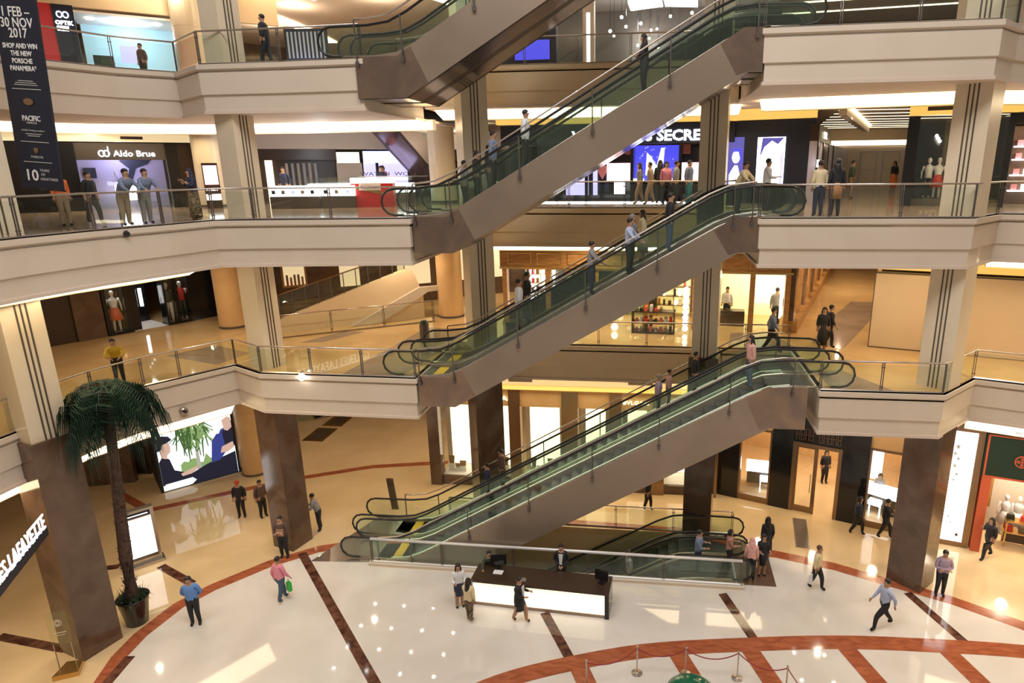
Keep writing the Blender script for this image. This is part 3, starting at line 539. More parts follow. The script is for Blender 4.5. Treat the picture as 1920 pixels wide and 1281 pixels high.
part(t,'wall','stone_brown',(-1,15,0,4.06,-.3,0)); [part(t,'lit_window','glow_band',q) for q in ((.9,1.9,1.5,3.2,0,.03),(3.6,4.6,1.2,3.1,0,.03),(6.6,8.4,1.0,3.1,0,.03),(10,13,1.0,3.1,0,.03))]; part(t,'window_frame','wood_gold',(.8,.9,1.4,3.3,0,.08),(1.9,2.0,1.4,3.3,0,.08),(.8,2.0,1.4,1.5,0,.08))
part(t,'dark_pier','black',(-.2,.5,0,4.06,0,.3)); part(t,'red_poster','red',(-.8,-.4,1.5,2.3,0,.05))
for i in range(9): u=1.0+(i%5)*.18; part(t,'displayed_goods',('coral','gold','bronze')[i%3],(u,u+.1,1.5,1.8+.12*(i%3),.03,.1))
# --- first gallery, back: wooden fronted shop
mat('glow_green',(1,1,1),.5,em=(.42,.62,.18),es=.9); mat('glow_yellow',(1,1,1),.5,em=(.85,.62,.14),es=.9); mat('glow_teal',(1,1,1),.5,em=(.35,.8,.6),es=.8)
f=Fr((-7.2,8.85),(5.9,7.8),Z1); o=3.2
t=f.root('shopfront','gold and wood fronted emporium behind the escalators, first gallery','shopfront')
part(t,'header_beam','wood_gold',(-.1,13.1,2.72,3.5,-.25,.12)); part(t,'cornice','gold',(-.1,13.2,2.62,2.72,-.25,.2),(-.1,13.2,3.5,3.58,-.25,.2)); part(t,'ceiling_bulkhead','glow_amber',(-.2,13.3,3.62,3.8,-.2,.15))
for i in range(9): u=.3+i*1.42; part(t,'header_panel','gold',(u,u+1.15,2.84,2.88,.12,.15),(u,u+1.15,3.34,3.38,.12,.15),(u,u+.04,2.88,3.34,.12,.15),(u+1.11,u+1.15,2.88,3.34,.12,.15))
for u in (0,2.1,4.4,6.7,8.9,9.9,11.4,12.9): part(t,'pilaster','wood_gold',(u,u+.22,0,2.65,-.2,.14))
part(t,'window_glass','glass_shop',(.2,12.9,0,2.62,-.04,-.02))
part(t,'inner_wall','dark_brown',(0,9.9,0,3.5,-3.6,-3.5)); part(t,'inner_wall','glow_yellow',(9.9,13.1,0,2.6,-3.6,-3.5),label='yellow lit back wall')
part(t,'inner_poster','glow_teal',(11.5,12.8,.9,2.0,-2.0,-1.95),label='mint green poster'); part(t,'dark_bench','dark_brown',(10.2,11.3,0,.7,-1.5,-.9))
rb=random.Random(9)
for k,(ua,ub) in enumerate(((.4,2.0),(2.5,4.2),(4.8,6.5),(7.1,8.8))):
    s=thing('display_shelving',('leftmost','second','third','rightmost')[k]+' tall lit shelving full of goods inside the emporium','shelving',f.pt(ua,0,-2.4),f.a); W=ub-ua
    b=B(); b.box(0,.05,0,.35,0,2.5).box(W-.05,W,0,.35,0,2.5).box(W/2-.02,W/2+.02,0,.35,0,2.5)
    for v in range(6): b.box(0,W,0,.35,.08+v*.46,.12+v*.46)
    b.obj('shelf_frame','bronze' if k!=0 else 'white',s); B().box(0,W,.34,.36,0,2.5).obj('back_glow',('glow_white','glow_green','glow_green','glow_yellow')[k],s)
    for v in range(5):
        n=6
        for j in range(n):
            if rb.random()<.3: continue
            h=.12+rb.random()*.22; u=.08+j*(W-.2)/n; m_=rb.choice(['dark_brown','gold','dark_green','red','coral','glow_warm','black','white'])
            B().box(u,u+.08+rb.random()*.1,.05,.3,.12+v*.46,.12+v*.46+h).obj('goods',m_,s)
s=thing('bulb_column_lamp','column of round white bulbs beside the emporium display','lamp',f.pt(8.65,0,.75),0)
B().box(-.02,.02,-.02,.02,0,2.0).obj('pole','steel',s)
for i in range(8): B().ball((0,0,.2+i*.25),.13,seg=12,rings=8).obj('bulb','glow_white',s,smooth=True)
s=thing('bulb_column_lamp','single round white floor lamp left of the dark toy display','lamp',f.pt(5.5,0,.95),0); B().ball((0,0,.2),.16).obj('bulb','glow_white',s,smooth=True)
s=thing('display_table','low dark display table crowded with goods before the emporium','table',f.pt(6.3,0,.85),f.a)
B().box(0,1.9,-.35,.35,.0,.08).box(0,1.9,-.35,.35,.45,.5).box(0,.05,-.35,.35,0,1.0).box(1.85,1.9,-.35,.35,0,1.0).box(0,1.9,-.3,.3,.95,1.0).obj('frame','dark_brown',s)
for i in range(22):
    u=.12+(i%8)*.22; v=(.08,.5,1.0)[i//8]; B().box(u,u+.12,-.25,.2,v,v+.1+.05*(i%4)).obj('goods',('red','bronze','black','coral','letter_grey')[i%5],s)
for u in (2,5.5,8,11.5): lamp('POINT',f.pt(u,2.4,-1.2),90,(1,.85,.5),size=.15,name='shop_lamp')
# side wall of the corridor with wooden posts
f=Fr((5.95,7.85),(12.6,27.8),Z1)
t=f.root('shopfront','wooden posted side windows along the first gallery corridor','shopfront')
for i in range(9): u=.1+i*1.9; part(t,'post','wood_gold' if i%2 else 'stone_brown',(u,u+.75,0,4.05,-.25,.15))
part(t,'lit_window','glow_warm',(.2,17,.55,4.1,-.5,-.45)); part(t,'base_board','wood_gold',(0,21,0,.5,-.2,.35)); part(t,'header','dark_brown',(0,21,3.4,4.05,-.2,.1))
# beige hoarding at right
f=Fr((8.75,5.77),(17.5,3.1),Z1)
t=f.root('hoarding','plain beige painted hoarding with dark edge on the first gallery, right','hoarding')
part(t,'board','beige_stone',(0,9.15,.02,3.05,-.15,0)) if False else part(t,'board','cream_back',(0,9.15,.02,3.05,-.15,0)); part(t,'edge_trim','groove',(-.03,0,0,3.1,-.16,.02),(-.03,9.15,3.05,3.1,-.16,.02),(-.03,2.25,0,.04,-.1,.02)); part(t,'lit_band','glow_amber',(0,9.15,3.14,3.75,-.6,-.5),label='amber lit ceiling band above the boards')
h_=part(t,'door_handle','bronze',(2.0,2.03,.1,1.3,.06,.09),(2.17,2.2,.1,1.3,.06,.09),(2.0,2.2,1.27,1.3,.06,.09),(2.0,2.2,.1,.13,.06,.09))
f2=Fr((16,27.5),(8.8,5.8),Z1); t=f2.root('hoarding','long side of the beige hoarding along the corridor','hoarding'); part(t,'board','cream_back',(0,22.3,0,4.05,-.15,0))
lamp('AREA',(9.5,3.2,Z2-1.6),60,(1,.8,.5),size=3,name='hoarding_light')
struct(B().box(8,22,30,30.3,Z1,Z2),'wall_back','cream_back'); struct(B().box(17.3,45,2.8,3.1,0,6.1),'wall_right','beige_stone')
# ---------------------------------------------------------------- second gallery shops
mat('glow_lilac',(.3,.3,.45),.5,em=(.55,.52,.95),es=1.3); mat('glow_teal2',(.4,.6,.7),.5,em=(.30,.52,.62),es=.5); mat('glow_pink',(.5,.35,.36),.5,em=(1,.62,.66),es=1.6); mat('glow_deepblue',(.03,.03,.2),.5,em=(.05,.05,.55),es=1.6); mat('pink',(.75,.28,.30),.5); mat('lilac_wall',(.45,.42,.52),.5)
CZ2=Z3-1.45-Z2
f=Fr((-25,3),(-20.5,7.4),Z2)
t=f.root('shopfront','boutique with blue lit window and white sign on the second gallery, left','shopfront')
part(t,'fascia','steel_dark',(-2.5,5.1,2.06,2.75,-.15,.05)); part(t,'header_glow','glow_band',(-3,6.5,2.8,3.12,-.2,.1),label='warm lit ceiling edge'); part(t,'vent_grille','groove',(3.2,4.0,2.9,3.02,.1,.11)); part(t,'upper_panel','cream_back',(-3,8,3.1,3.9,-.2,.0))  # header_glow: cream ceiling edge, its lighting put in as emission
part(t,'pier','black',(-3,1.55,0,2.75,-.3,.12),label='black pier behind the banner'); part(t,'pier','black',(4.75,5.2,0,2.75,-.3,.12)); part(t,'pier','dark_brown',(5.2,6.3,0,2.75,-.3,.1))
part(t,'window_glass','glass_shop',(1.55,4.75,0,2.06,0,.02)); part(t,'window_back','lilac_wall',(1.5,4.8,0,2.4,-2.0,-1.9)); part(t,'lit_cube','glow_white',(2.75,3.5,.35,1.0,-1.3,-.7)); part(t,'lit_cube','glow_lilac',(2.5,3.9,1.0,1.15,-1.5,-.6)); part(t,'wall_screen','navy',(1.75,2.2,1.3,1.75,-1.88,-1.84))
sgn(t,'Aldo Brue',2.85,2.2,.36,'letter_white',w=.1,fit=1.5); 
b=B()
for c_ in (2.45,2.62): b.tube([(c_+.1*math.cos(i*math.pi/6),-.09,2.32+.12*math.sin(i*math.pi/6)) for i in range(12)],.022,6,closed=True)
b.box(2.68,2.71,-.11,-.07,2.25,2.6); b.obj('sign_emblem','letter_white',t)
poly(t,'window_graphic','navy',[(3.1,2.05),(3.9,2.3),(4.5,2.35),(4.2,1.9),(3.7,1.7),(3.5,1.2),(3.3,1.2),(3.45,1.7)],-1.9,-1.86)
mannequin(f.pt(2.85,1.15-.0,-1.05),f.a,'cream','cream','headless cream dressed bust on the lit cube in the blue window',.55)
lamp('POINT',f.pt(3.1,2.3,-1.0),120,(.62,.6,1),size=.1,name='shop_lamp')
t=thing('poster_stand','small lit poster stand in front of the round column on the second gallery','poster',(-19.05,5.55,Z2),R(40)); B().box(-.3,.3,0,.06,.0,1.9).obj('frame','dark_brown',t); B().box(-.26,.26,-.01,0,1.0,1.8).obj('poster','glow_pink',t); sg=text('AIGLY',.17,'letter_white',t,name='poster_lettering'); sg.location=(-.25,-.03,.75); sg.rotation_euler=(R(90),0,0); B().box(-.28,.28,-.04,0,.35,.6).obj('lit_foot','glow_white',t)
# far left row of shops
f=Fr((-21,10),(-7,18.2),Z2)
t=f.root('shopfront','dark brown fronted store with lit columns far behind the watch counters','shopfront'); o=4.0
part(t,'fascia','dark_brown',(o-4.3,o+.9,0,2.55,-1.2,-1.0),(o-4.3,o+.9,2.05,2.6,-1.0,.0)); part(t,'lit_column','glow_warm',(o-2.55,o-2.2,0,2.05,-.9,-.7)); part(t,'blue_screen','glow_lilac',(o-3.9,o-3.2,.8,1.95,-.9,-.8))
for i in range(6): part(t,'curtain_stripe','letter_grey' if i%2 else 'cream',(o-1.6+i*.28,o-1.47+i*.28,.5,1.9,-.98,-.9))
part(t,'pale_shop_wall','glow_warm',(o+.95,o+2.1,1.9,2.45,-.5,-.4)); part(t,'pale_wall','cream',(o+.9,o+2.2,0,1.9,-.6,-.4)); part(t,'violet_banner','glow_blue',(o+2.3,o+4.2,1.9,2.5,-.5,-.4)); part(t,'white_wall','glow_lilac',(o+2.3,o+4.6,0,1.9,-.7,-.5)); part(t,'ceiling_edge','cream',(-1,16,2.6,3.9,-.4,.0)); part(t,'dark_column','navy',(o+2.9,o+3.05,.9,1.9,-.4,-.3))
def kiosk_counter(P,Q,z,label,case='glow_white',base='steel_dark',h=1.0,d=.6,nm='display_counter'):
    f=Fr(P,Q,z); t=f.root(nm,label,'counter'); L=f.L
    part(t,'base',base,(0,L,0,h*.5,-d,0)); part(t,'lit_case',case,(0.02,L-.02,h*.5,h*.93,-d,-.02)); part(t,'glass_top','glass_shop',(0,L,h*.93,h*1.25,-d,0)); 
    n=max(2,int(L/.35))
    for i in range(n): part(t,'displayed_item',('navy','steel','glow_lilac','letter_grey')[i%4],(.1+i*L/n,.1+i*L/n+.14,h*.6,h*.75,-.02,.0))
    return t
kiosk_counter((-16.2,5.1),(-14.2,5.4),Z2,'white glowing watch counter left of the red one, near the column'); kiosk_counter((-14.1,5.5),(-12.75,5.75),Z2,'white glowing watch counter touching the red counter'); kiosk_counter((-16.2,8.2),(-11.5,9.4),Z2,'long rear white watch counter under the lettering')
f=Fr((-13.0,5.95),(-11.1,6.45),Z2)
t=f.root('display_counter','red jewellery counter with white sign board on the second gallery','counter')
part(t,'body','red',(0,1.75,0,1.0,-.9,0)); part(t,'top_case','glow_white',(0,1.75,1.0,1.22,-.9,-.03)); part(t,'sign_board','white',(.35,1.25,.72,1.02,0,.03)); sgn(t,'Gold Avenue',.42,.82,.13,'red',w=.05,fit=.75); poly(t,'gold_wave','gold',[(0,.85),(.35,.72),(1.3,.55),(1.3,.68),(.35,.82),(0,.95)],0,.015)
f=Fr((-12.9,8.9),(-11,9.4),Z2); t=f.root('counter_sign','row of dark standing letters above the rear watch counter','sign'); sgn(t,'WATCH  WORLD',0-.9,1.28,.24,'dark_brown',w=0,sx=1.5); part(t,'letter_rail','steel',(-1.0,2.2,1.22,1.26,-.03,.03))
lamp('POINT',(-14.5,6.8,Z2+2.5),120,(.85,.9,1),size=.2,name='shop_lamp'); lamp('POINT',(-11,13,Z2+2.6),150,(1,.9,.8),size=.2,name='shop_lamp')
# the rear escalator between second and third gallery, rising to the left behind the round column
escalator('escalator rising leftwards behind the round column on the second gallery',(-13.2,19.3,Z2),Z3L-Z2,1.6,lead=1.2,top=.4,rz=R(262),depth=1.1,stub=.8)
# lingerie shop
f=Fr((-6.6,9.5),(3.25,9.0),Z2); o=.6
t=f.root('shopfront','black and blue lingerie shop with large white lettering behind the escalators','shopfront')
part(t,'fascia','navy',(-.6,9.9,2.58,3.42,-.3,.1)); part(t,'ceiling_bulkhead','glow_amber',(-.8,10,3.48,3.95,-.3,.1),label='amber lit band above the fascia'); part(t,'window_ledge','letter_white',(0,9.8,.0,.05,.05,.1)) 
sgn(t,"VICTORIA'S SECRET",o+2.15,2.7,.62,'letter_white',w=.14,bold=.018,sx=1.12)
part(t,'back_wall','black',(-.2,9.9,0,2.6,-3.1,-3.0)); part(t,'blue_picture','glow_deepblue',(o+4.9,o+6.9,.95,2.52,-1.0,-.9)); 
rb=random.Random(8)
for i in range(26): u,v=o+5+rb.random()*1.8,1.1+rb.random()*1.35; part(t,'sparkle','glow_lilac',(u,u+.04,v,v+.04,-.9,-.89))
poly(t,'picture_figure','glow_white',[(o+5.4,1.2),(o+5.45,2.2),(o+5.65,2.0),(o+5.9,1.6),(o+6.1,2.4),(o+6.25,2.4),(o+6.2,1.7),(o+5.95,1.15)],-.9,-.88)
for a,b_,c_,d_,m_ in ((1.65,2.7,.3,1.4,'glow_lilac'),(2.95,3.15,.3,1.75,'glow_lilac'),(3.6,4.75,.95,1.75,'glow_pink'),(7.0,7.9,.95,1.75,'glow_pink'),(3.95,4.45,.35,1.4,'glow_white')): part(t,'lit_panel',m_,(o+a,o+b_,c_,d_,-.9,-.8))
for a,b_ in ((4.43,4.72),(7.08,7.42)): part(t,'framed_picture','pink',(o+a,o+b_,2.12,2.55,-.95,-.9))
for u in (-.2,o+1.3,o+2.7,o+4.78,o+6.92,o+7.95,9.3): part(t,'pier','black',(u,u+.14,0,2.6,-1.0,.1))
poly(t,'heart_picture','pink',[(o+3.18,1.6),(o+3.3,1.68),(o+3.38,1.6),(o+3.46,1.68),(o+3.58,1.6),(o+3.58,1.35),(o+3.38,1.0),(o+3.18,1.35)],-.9,-.86)
for u,v in ((5.1,.55),(5.9,.6),(6.4,.75)): 
    k=thing('display_table','small white lit table of goods inside the lingerie shop','table',f.pt(o+u,0,-.5),f.a,'lit tables in the lingerie shop'); B().box(-.25,.25,-.2,.2,.9,1.05).obj('top','glow_white',k); B().box(-.2,.2,-.15,.15,0,.9).obj('body','black',k)
f=Fr((3.3,9.0),(6.5,7.8),Z2)
t=f.root('shopfront','black wall with two tall lit portrait posters right of the lingerie shop','shopfront')
part(t,'wall','navy',(0,3.3,0,3.42,-.3,0)); part(t,'ceiling_bulkhead','glow_amber',(-.2,3.3,3.48,3.95,-.3,.1),label='amber lit band above the wall')
part(t,'poster','glow_indigo',(-.25,.42,.25,2.78,0,.05)); part(t,'poster','glow_white',(1.0,2.15,.7,2.75,0,.05))
for u,v,s_,m_ in ((.1,1.95,.22,'glow_white'),(1.75,2.1,.0,'lilac_wall')):
    if s_: disc(t,'portrait_face','glow_white',u,v,.17,.05,.06,18,.26); poly(t,'portrait_hair','glow_deepblue',[(u-.2,v+.1),(u-.1,v+.38),(u+.2,v+.35),(u+.28,v-.3),(u+.16,v),(u+.1,v+.22),(u-.1,v+.22)],.06,.07); poly(t,'portrait_shoulder','glow_white',[(u-.25,.3),(u-.28,1.2),(u-.05,1.6),(u+.08,1.6),(u+.2,1.2),(u+.22,.3)],.05,.058)
    else: poly(t,'portrait_hair','glow_indigo',[(1.2,2.72),(1.12,1.9),(1.3,2.35),(1.6,2.6),(1.85,2.45),(2.1,2.72)],.05,.06); poly(t,'portrait_shade','glow_lilac',[(1.95,.72),(2.12,.72),(2.12,2.2),(1.95,1.9),(2.02,1.3)],.05,.056)
f=Fr((6.5,7.8),(12.9,27),Z2)
t=f.root('shopfront','grey corridor shop side with brown sign band on the second gallery','shopfront')
part(t,'wall','lilac_wall',(0,19,0,2.55,-.3,0)); part(t,'fascia','dark_brown',(0,5.2,2.55,3.2,-.3,.05)); sgn(t,'TEL',1.5,2.7,.4,'letter_warm',w=.1,sx=2.5)
for u in (.2,2.4,5.2,8): part(t,'mullion','black',(u,u+.2,0,2.55,0,.05))
part(t,'door','black',(3,4.6,0,2.4,0,.04)); part(t,'lit_sign','glow_white',(-.6,-.1,1.5,1.8,.1,.15)) 
struct(B().box(8,30,28.5,28.8,Z2,Z3),'wall_back','cream_back')
f=Fr((11.5,26),(17.5,25.3),Z2); t=f.root('shopfront','pale arched shopfront at the far end of the corridor','shopfront')
part(t,'wall','cream',(0,6,0,2.75,-.2,0)); part(t,'lit_band','glow_warm',(0,6,2.78,3.1,0,.1))
for u in (1.9,3.3,4.6): part(t,'arch_frame','lilac_wall',(u,u+.06,.2,2.4,0,.04),(u+1.0,u+1.06,.2,2.4,0,.04),(u,u+1.06,2.35,2.4,0,.04),(u+.1,u+.96,1.2,1.24,0,.04))
# ceiling beams of the corridor
for i in range(9):
    y=8+i*2.2; t=thing('ceiling_light_strip','long thin warm light strip across the corridor ceiling, one of a row','light',(12.5,y,Z3-1.45-.12),0,'light strips on the corridor ceiling'); B().box(-5+i*.35,4.5,-.07,.07,0,.04).obj('diffuser','letter_warm',t)
t=thing('ceiling_beam','pale diagonal ceiling beam leading into the corridor','beam',(7.2,7.6,Z3-1.45-.5),math.atan2(17,6)); B().box(0,17,-.3,.0,.0,.5).obj('beam','cream',t); B().box(0,17,-.42,-.3,.36,.42).obj('edge_light','cove_light',t)
t=thing('hanging_sign','small blue hanging direction sign in the corridor','sign',(13.0,9.6,Z3-1.45-.72)); B().box(-.4,.4,-.03,.03,0,.35).obj('board','navy',t); B().box(-.35,-.33,-.01,.01,.35,.7).box(.33,.35,-.01,.01,.35,.7).obj('hanger','steel',t); B().box(-.25,.05,-.04,-.03,.14,.2).obj('arrow_mark','letter_white',t)
f=Fr((9.9,6.6),(12.9,5.45),Z2)
t=f.root('shopfront','black fronted fashion shop with spotlights left of the right column, second gallery','shopfront')
part(t,'ceiling_bulkhead','glow_amber',(-.3,3.3,3.4,3.95,-.2,.1),label='amber lit band'); part(t,'vent_grille','groove',(.3,2.0,3.55,3.7,.1,.11)); part(t,'wall','black',(-.3,3.2,0,3.35,-2.2,-2.0),(-.3,.1,0,3.35,-2,.1),(3.0,3.2,0,3.35,-2,.1)); part(t,'window_glass','glass_shop',(.1,3.0,0,3.35,0,.02)); part(t,'plinth','groove',(.1,3,0,.25,-2,-.2))
for i in range(3):
    s=thing('spotlight','small bright ceiling spotlight in the black fashion shop','light',f.pt(.72+.06*i,2.65-.1*i,-.5),0,'spotlights in the black fashion shop'); B().ball((0,0,0),.06).obj('lens','lens',s,smooth=True)
for i,(u,a_,b_) in enumerate(((.6,'white','black'),(.95,'white','red'))): mannequin(f.pt(u,.25,-.9),f.a,a_,b_,('white topped mannequin left in the black shop window','white topped mannequin with red skirt in the black shop window')[i],1.6,skirt=i==1)
f=Fr((12.9,5.45),(19,3.2),Z2)
t=f.root('shopfront','open bright shop with brown shelves at the right edge of the second gallery','shopfront')
part(t,'ceiling_bulkhead','glow_amber',(-.1,6.4,3.4,3.95,-.2,.1),label='amber lit band'); part(t,'fascia','black',(-.1,6.4,3.0,3.35,-.2,.1)); part(t,'back_wall','stone_brown',(0,6.4,0,3,-2.6,-2.5))
for v in (.5,1.1,1.7,2.2): 
    part(t,'shelf','glow_white',(.3,3.0,v,v+.05,-2.5,-2.2))
    for i in range(7): part(t,'goods',('pink','glow_white','glow_pink')[i%3],(.4+i*.35,.6+i*.35,v+.05,v+.28,-2.45,-2.3))
lamp('POINT',f.pt(1.5,2.6,-1.2),150,(1,.9,.8),size=.2,name='shop_lamp')
# ---------------------------------------------------------------- third gallery
f=Fr((-27,2.5),(-21,7.5),Z3L)
t=f.root('shopfront','optician with red panel, navy sign and glass walled bright room, top left','shopfront')
part(t,'panel','coral',(1.2,3.62,0,3.1,-.2,.1),label='red panel') if False else part(t,'panel','red',(1.2,3.55,0,3.1,-.2,.1),label='red panel')
part(t,'sign_pier','navy',(3.55,4.25,0,3.1,-.2,.12),label='navy pier with white lettering')
b=B()
for c_ in (3.78,3.98): b.tube([(c_+.09*math.cos(i*math.pi/6),-.15,2.72+.11*math.sin(i*math.pi/6)) for i in range(12)],.02,6,closed=True)
b.obj('sign_emblem','letter_white',t)
sgn(t,'OPTIK',3.6,2.35,.2,'letter_white',w=.14,bold=.008); sgn(t,'SEIS',3.62,2.12,.24,'letter_white',w=.14,bold=.01)
part(t,'glass_wall','glass_shop',(4.25,7.9,0,2.85,0,.03)); part(t,'back_wall','glow_teal2',(4.3,9,0,2.9,-2.6,-2.5)); part(t,'room_ceiling','glow_white',(4.3,7.6,2.86,2.9,-2.4,-.2),label='bright room ceiling') if False else part(t,'room_ceiling','white',(4.2,7.9,2.86,2.95,-2.6,.05))
part(t,'end_pier','dark_brown',(7.75,8.3,0,3,-.3,.1)); part(t,'wall_picture','glow_lilac',(5.6,6.3,1.2,1.9,-1.2,-1.15)); part(t,'wall_counter','dark_green',(4.6,5.3,0,1.4,-1.2,-.8)); part(t,'header','cream_back',(1,12,3.1,4.4,-.2,0))
for i in range(4): part(t,'ceiling_light','lens',(4.6+i*.8,4.85+i*.8,2.8,2.85,-1.0,-.8))
lamp('POINT',f.pt(6,2.4,-1.2),110,(.75,.9,1),size=.2,name='shop_lamp')
t=thing('display_screen','dark slatted display with blue glowing foot near the top escalator','display',(-12.3,2.2,Z3L),R(5))
B().box(-.75,.75,0,.1,0,1.35).obj('panel','black_matt',t)
for i in range(10): B().box(-.65+i*.14,-.59+i*.14,-.02,0,.4,1.25).obj('slat','letter_grey',t)
B().box(-.65,.5,-.3,-.02,.05,.2).obj('glowing_foot','glow_blue',t)
f=Fr((-6.5,10),(5,9.3),Z3)
t=f.root('shopfront','bright open fashion store behind the railing at the top centre','shopfront')
part(t,'side_pier','navy',(-1.5,1.9,0,3.4,-.4,.1)); part(t,'pier','cream',(3.1,3.6,0,4.2,-.3,.1)); part(t,'pier_light','glow_white',(3.28,3.42,.4,2.6,.1,.12)); part(t,'back_wall','steel_dark',(-1,12,0,4.2,-7,-6.9)); part(t,'ceiling','letter_grey',(-1,12,4.1,4.2,-7,0)); part(t,'window_glass','glass_shop',(1.9,11.5,0,3.9,0,.02))
part(t,'blue_screen','glow_deepblue',(0,1.6,.8,1.6,.1,.14))
for i,(u,w_) in enumerate(((4.9,-1.6),(6.5,-1.6))): 
    g_=thing('ceiling_lightbox','square glowing ceiling panel in the top store, '+('left','right')[i],'light',f.pt(u,3.35,w_-.6),f.a); B().quadbox([(0,-.7,-.1*(1-i)+.0),(1.5,-.7,-.1*i),(1.5,.8,-.1*i),(0,.8,-.1*(1-i)),(0,-.7,.05),(1.5,-.7,.05),(1.5,.8,.05),(0,.8,.05)]).obj('panel','glow_white',g_)
rb=random.Random(5)
for i in range(26): u,w_,v=4+rb.random()*6,-.8-rb.random()*4,1.6+rb.random()*2.0; s=thing('spotlight','tiny bright track spotlight in the top store','light',f.pt(u,v,w_),0,'track spotlights in the top store'); B().ball((0,0,0),.045+.03*rb.random(),seg=8,rings=6).obj('lens','lens',s,smooth=True); B().box(-.008,.008,-.008,.008,.04,3.9-v).obj('rod','black',s)
B_=thing('track_rail','black ceiling track with spotlights','track',f.pt(8,3.6,-1),R(-40)); B().box(-1.5,1.5,-.04,.04,0,.06).obj('rail','black',B_)
for u in (5,9): lamp('POINT',f.pt(u,3.2,-3),260,(1,.93,.85),size=.2,name='shop_lamp')
f=Fr((6,8),(18,3),Z3); t=f.root('shopfront','dim shop row with one bright doorway at the top right','shopfront'); part(t,'wall','ceiling_paint',(5,13,0,4.3,-.2,0)); part(t,'bright_doorway','glow_teal2',(7.2,8.1,0,3,0,.05)); part(t,'green_pier','dark_green',(8.4,9.6,0,3,0,.05))
for i in range(7):
    t=thing('ceiling_light_strip','warm light strip on the topmost visible ceiling at right','light',(11,4+i*2.6,Z4-1.34),R(-8),'light strips on the top right ceiling'); B().box(-6,6,-.09,.09,0,.05).obj('diffuser','letter_warm',t)
sweep_=[([(-30,0),(-24,5),(-17,5.5),(-10,4.2)],Z4-1.35),([(-26,9),(-18,9),(-9,12)],Z4-1.35)]
for pts,z in sweep_:
    a=offs(arc(pts),0); c=offs(arc(pts),-.7); b=B(); n=len(a); b.v+=[(p.x,p.y,z) for p in a]+[(p.x,p.y,z+.03) for p in c]
    for i in range(n-1): b.f.append((i,i+1,n+i+1,n+i))
    b.obj('cove_light','cove_light',label='curved glowing cove on the topmost ceiling at left, '+('near' if pts[0][1]==0 else 'far'),cat='light')
for pts,w_,lab in (([(-21.2,12),(-21.0,18),(-21.6,24)],.8,'straight glowing cove on the topmost ceiling right of the optician'),([(-17.5,12.5),(-14.5,11.5),(-11,13.5),(-10.5,17)],.45,'curved glowing cove on the topmost ceiling behind the dark display')):
    z=Z4-1.3-.06; a=offs(arc(pts),0); c=offs(arc(pts),-w_); b=B(); n=len(a); b.v+=[(p.x,p.y,z) for p in a]+[(p.x,p.y,z-.02) for p in c]
    for i in range(n-1): b.f.append((i,i+1,n+i+1,n+i))
    b.obj('cove_light','cove_light',label=lab,cat='light')
# far enclosing walls
for z,zt in ((0,6.1),(Z1,Z2-1.5),(Z2,Z3-1.5),(Z3,Z4-1.2)):
    struct(B().box(-45,30,30.5,30.8,z,zt),'wall_back','cream_back'); struct(B().quadbox([(-45,0,z),(-26,26,z),(-26,26.3,z),(-45.3,0,z),(-45,0,zt),(-26,26,zt),(-26,26.3,zt),(-45.3,0,zt)]),'wall_left','stone_brown')
# more coves and golden bands under the third gallery
for pts,z,w_,lab in (([(-27,6.2),(-22.5,8.6),(-16,10.5),(-9,15)],Z3L-1.45-.1,.55,'second glowing cove strip over the watch counters'),([(-26,8.5),(-20,11.2),(-9,17.8)],Z3L-1.45-.1,.35,'third thin cove strip over the watch counters'),([(-27.5,1),(-21.5,6.8)],Z3L-1.45-.1,.3,'thin warm strip over the boutique with the blue window'),([(3.6,7.3),(10,5.6),(13,4.8)],Z3-1.45-.1,.2,'thin warm strip over the right shops of the second gallery')):
    a=offs(arc(pts),0); c=offs(arc(pts),-w_); b=B(); n=len(a); b.v+=[(p.x,p.y,z) for p in a]+[(p.x,p.y,z+.03) for p in c]
    for i in range(n-1): b.f.append((i,i+1,n+i+1,n+i))
    b.obj('cove_light','cove_light',label=lab,cat='light')
# recessed downlights that show on the ceilings
def dl(x,y,z,grp,lab):
    global DL
    if DL is None:
        DL=thing('downlight',lab,'downlight',(x,y,z),0,grp); B().lathe([(.11,-.015),(.14,-.01),(.14,.0)],seg=16).obj('trim_ring','white',DL); B().lathe([(.095,-.02),(.095,-.012)],seg=16).obj('lens','lens',DL); return
    c=copy_tree(DL); c.location=(x,y,z); c['label']=lab; c['group']=grp
DL=None
for x,y in ((-17,6.5),(-15,7.5),(-13.5,2.2),(-12.3,3.2),(-11.2,2.3),(-10.5,3.4),(-19,4.5),(-21,5),(-23,4),(-20,8),(-12,8.5),(-10,9),(-14.5,9.5),(-22,7.2),(-16.5,2.4),(-18.2,8.8)): dl(x,y,Z3L-1.46,'downlights under the third gallery, left','round recessed downlight under the third gallery, left of the escalators')
for x,y in ((4.5,1.8),(5.3,2.3),(6.8,1.9),(8.3,1.6),(4.2,3.0),(12,4.4),(14,3.2),(6,6),(10,8.8),(12,12),(13,16)): dl(x,y,Z3-1.46,'downlights under the third gallery, right','round recessed downlight under the third gallery, right of the escalators')
for x,y in ((-14,3),(-16,2.5),(-20,3),(-12,5),(-9,6.5)): dl(x,y,Z4-1.31,'downlights on the topmost ceiling','round recessed downlight on the topmost ceiling')
DL2=None
